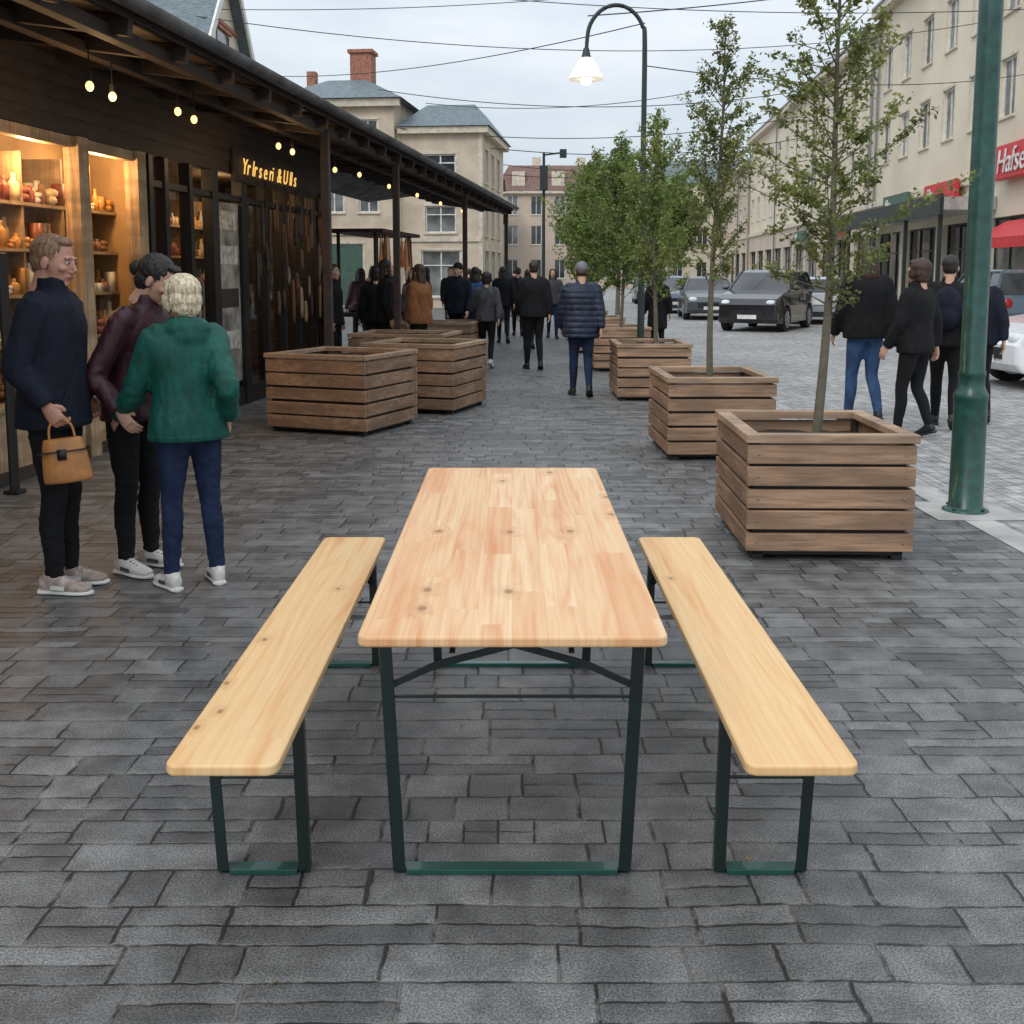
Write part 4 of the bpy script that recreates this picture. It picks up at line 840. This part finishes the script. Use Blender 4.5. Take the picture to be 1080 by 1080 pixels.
# ---------------------------------------------------------------- cars
def car(name,x,y,rz,col,kind='hatch'):
    e=empty(name,(x,y,0)); MX=Matrix.Translation((x,y,0))@Matrix.Rotation(math.radians(rz),4,'Z')
    L,W=(4.25,1.8); body=paint(name+'_paint',col)
    suv=kind=='suv'; dz=.12 if suv else 0; r=.34; wx=(1.32,-1.28); hw=W/2
    def arch(cx): return [(cx+ (r+.06)*math.cos(math.radians(t)),.33+(r+.06)*math.sin(math.radians(t))) for t in range(170,-1,-17)]
    prof=[(-2.1,.3),(-2.0,.22)]+[(wx[1]-r-.06,.22)]+arch(wx[1])+[(wx[1]+r+.06,.22),(wx[0]-r-.06,.22)]+arch(wx[0])+[(wx[0]+r+.06,.22),(2.02,.24),(2.12,.36),(2.13,.62+dz),(2.02,.78+dz),(1.7,.9+dz),(1.05,1.0+dz),(.0,1.0+dz),(-1.5,1.02+dz),(-2.05,.98+dz),(-2.13,.7)]
    bm=bmesh.new()
    lo=[bm.verts.new((px,-hw,pz)) for px,pz in prof]; hi=[bm.verts.new((px,hw,pz)) for px,pz in prof]
    for v in lo+hi:
        t=max(0,abs(v.co.x)-1.6)/.53; v.co.y*=1-.13*t*t
        if v.co.z>.8: v.co.y*=.965
    bm.faces.new(lo[::-1]); bm.faces.new(hi)
    n=len(prof)
    for i in range(n): bm.faces.new((lo[i],lo[(i+1)%n],hi[(i+1)%n],hi[i]))
    obj('body',bm,body,e,MX,bevel=.045,seg=3)
    zt=(1.68 if suv else 1.47); zb=1.0+dz-.01
    B=[(1.05,.84),(-1.95 if kind!='sedan' else -1.5,.84)]; T=[(.35,.62),(-1.6 if kind!='sedan' else -1.05,.62)]
    bm=bmesh.new()
    vb=[bm.verts.new(p) for p in ((B[0][0],-.84,zb),(B[0][0],.84,zb),(B[1][0],.84,zb),(B[1][0],-.84,zb))]
    vm=[bm.verts.new(p) for p in ((T[0][0]+.1,-.66,zt-.07),(T[0][0]+.1,.66,zt-.07),(T[1][0]-.08,.66,zt-.07),(T[1][0]-.08,-.66,zt-.07))]
    vt=[bm.verts.new(p) for p in ((T[0][0]-.15,-.58,zt),(T[0][0]-.15,.58,zt),(T[1][0]+.1,.58,zt),(T[1][0]+.1,-.58,zt))]
    for i in range(4):
        f=bm.faces.new((vb[i],vb[(i+1)%4],vm[(i+1)%4],vm[i])); f.material_index=0
        f=bm.faces.new((vm[i],vm[(i+1)%4],vt[(i+1)%4],vt[i])); f.material_index=1
    f=bm.faces.new(vt); f.material_index=1
    obj('cabin',bm,['glass',body],e,MX,bevel=.03,seg=3)
    bm=bmesh.new()
    for s in (-1,1):
        for (ax,bx_) in (((B[0][0]),T[0][0]+.1),(-.1,-.1),((B[1][0]),T[1][0]-.08),(-1.15,-1.08)):
            bar(bm,(ax,s*.846,zb),(bx_,s*.668,zt-.06),.05,.05,0,(0,1,0))
        bar(bm,(T[0][0]+.1,s*.655,zt-.06),(T[1][0]-.08,s*.655,zt-.06),.05,.04)
        ell(bm,(.82,s*1.0,1.06+dz),(.09,.11,.07),seg=10)
    obj('pillars_and_mirrors',bm,body,e,MX,smooth=False)
    bm=bmesh.new()
    for cx in wx:
        for s in (-1,1):
            Wm=Matrix.Translation((cx,s*(hw-.12),.33))@Matrix.Rotation(math.pi/2,4,'X')
            g=bmesh.new(); 
            tube(g,[((0,0,-.11),r-.04),((0,0,-.09),r),((0,0,.09),r),((0,0,.11),r-.04)],seg=28,sub=1,mi=0)
            tube(g,[((0,0,-.118),.22),((0,0,.118),.22)],seg=24,sub=1,mi=2)
            for q in range(7):
                an=q*2*math.pi/7
                for zz in (-.123,.123): bar(g,(0,0,zz),(math.cos(an)*.215,math.sin(an)*.215,zz),.05,.014,1)
            for zz in (-.12,.12):
                for q in range(24):
                    a0,a1=q*math.pi/12,(q+1)*math.pi/12; bar(g,(.215*math.cos(a0),.215*math.sin(a0),zz),(.215*math.cos(a1),.215*math.sin(a1),zz),.02,.016,1)
            g.transform(Wm); me=bpy.data.meshes.new('t'); g.to_mesh(me); g.free(); bm.from_mesh(me); bpy.data.meshes.remove(me)
    obj('wheels',bm,['tyre','rim','black'],e,MX)
    bm=bmesh.new()
    for s in (-1,1):
        ell(bm,(2.02,s*.62,.70+dz*.7),(.1,.17,.09),mi=0,seg=12); ell(bm,(-2.07,s*.66,.84+dz*.5),(.07,.13,.13),mi=1,seg=12)
        box(bm,-.13,-.115,s*(hw-.02)-.012,s*(hw-.02)+.012,.35,.98,2); box(bm,.98,.99,s*(hw-.02)-.012,s*(hw-.02)+.012,.4,.95,2)
    box(bm,2.08,2.145,-.45,.45,.42,.58,2); box(bm,2.13,2.15,-.26,.26,.36,.47,3); box(bm,-2.16,-2.12,-.26,.26,.62,.73,3); box(bm,-2.15,-2.06,-.6,.6,.26,.4,2)
    obj('lights_and_trim',bm,[mat(name+'_headlight',(.7,.72,.75),.15,bs=0),mat(name+'_taillight',(.35,.01,.01),.25,bs=0),'black','white'],e,MX,smooth=False)
car('white_car',8.85,15.7,185,(.78,.79,.8),'hatch')
car('black_car',7.35,31.5,-118,(.008,.008,.009),'suv')
car('parked_car',6.9,39,-95,(.06,.065,.075),'hatch'); car('parked_car',6.6,45,-94,(.05,.07,.12),'sedan'); car('parked_car',7.0,51.5,-94,(.5,.5,.5),'hatch'); car('parked_car',7.3,58,-94,(.03,.03,.035),'sedan')
car('parked_car',9.9,36,80,(.35,.36,.38),'hatch'); car('parked_car',12.0,27,88,(.04,.08,.11),'suv')
# ---------------------------------------------------------------- cables
def cable(p,q,sag,r=.011):
    c=bpy.data.curves.new('overhead_cable','CURVE'); c.dimensions='3D'; c.bevel_depth=r; s=c.splines.new('POLY'); n=24; s.points.add(n)
    for i in range(n+1):
        t=i/n; v=Vector(p).lerp(Vector(q),t); v.z-=sag*4*t*(1-t); s.points[i].co=(*v,1)
    c.materials.append(M['black']); o=bpy.data.objects.new('overhead_cable',c); sc.collection.objects.link(o)
cable((-7.8,27,8.9),(15,30,8.6),.55); cable((-7.8,28,7.9),(15.5,36,9.6),.9); cable((-6,50,9.7),(16.5,52,10.5),1.0,.018); cable((-5,50,8.0),(16.5,56,9.8),.9,.018); cable((-3,52,7.6),(17,62,9.2),.8,.02)
cable((-4,52,9.4),(16,48,11.5),1.2,.016); cable((1.1,16.4,5.3),(13.9,24,9.0),.3,.009); cable((-2,80,9.5),(19,82,11),1.2,.025)
cable((-7.6,29,8.3),(15,30,10.9),.7,.010); cable((-3.2,58,6.9),(17.5,66,8.2),.7,.02); cable((1.93,16.4,4.6),(14.2,28,6.8),.4,.008); cable((-7.7,30,6.9),(1.93,16.4,5.2),.35,.008)
tm=empty('traffic_light_mast',(1.2,42,0)); bm=bmesh.new(); tube(bm,[((1.2,42,0),.07),((1.2,42,6.1),.05)],seg=10,sub=1); bar(bm,(1.2,42,6),(2.0,42,6.1),.06,.06); box(bm,1.05,1.35,41.8,42.1,4.7,5.6); box(bm,1.8,2.05,41.8,42.1,5.9,6.2); obj('mast',bm,'iron',tm)
tm=empty('street_sign_mast',(-.6,60,0)); bm=bmesh.new(); tube(bm,[((-.6,60,0),.06),((-.6,60,5.2),.05)],seg=10,sub=1); box(bm,-1.0,-.2,59.9,60,4.2,5); obj('mast',bm,'iron',tm)
# ---------------------------------------------------------------- world, sun, camera
w=bpy.data.worlds.new('World'); sc.world=w; w.use_nodes=True; nt=w.node_tree; bg=nt.nodes['Background']
sky=nt.nodes.new('ShaderNodeTexSky'); sky.sky_type='NISHITA'; sky.sun_disc=False; sky.sun_elevation=math.radians(42); sky.sun_rotation=math.radians(212)
tcn=nt.nodes.new('ShaderNodeTexCoord'); gv=tcn.outputs['Generated']
cl=nz(nt,mapping(nt,gv,(1,1,3.2)),2.6,5,.6)
cc=ramp(nt,cl,[(.3,(.57,.65,.74)),(.5,(.69,.76,.83)),(.68,(.85,.88,.92))])
sp=nt.nodes.new('ShaderNodeSeparateXYZ'); nt.links.new(gv,sp.inputs[0]); zz=mt(nt,'MAXIMUM',sp.outputs[2],0)
gr=mt(nt,'MULTIPLY_ADD',zz,10.0,9.8)
cmb=nt.nodes.new('ShaderNodeCombineXYZ')
for i in range(3): nt.links.new(gr,cmb.inputs[i])
ov=mixc(nt,1.0,cc,cmb.outputs[0],'MULTIPLY')
mx=mixc(nt,.9,sky.outputs[0],ov); nt.links.new(mx,bg.inputs[0]); bg.inputs[1].default_value=.1
l=bpy.data.lights.new('sun','SUN'); l.energy=1.1; l.angle=math.radians(22); l.color=(1,.975,.94)
so=bpy.data.objects.new('sun',l); sc.collection.objects.link(so); so.rotation_euler=(math.radians(48),0,math.radians(-32))
cam=bpy.data.cameras.new('camera'); cam.lens=38.4; cam.sensor_width=36; cam.shift_y=-.103; cam.clip_end=2000
co=bpy.data.objects.new('camera',cam); sc.collection.objects.link(co); co.location=(0,0,1.61); co.rotation_euler=(math.radians(83),0,0); sc.camera=co
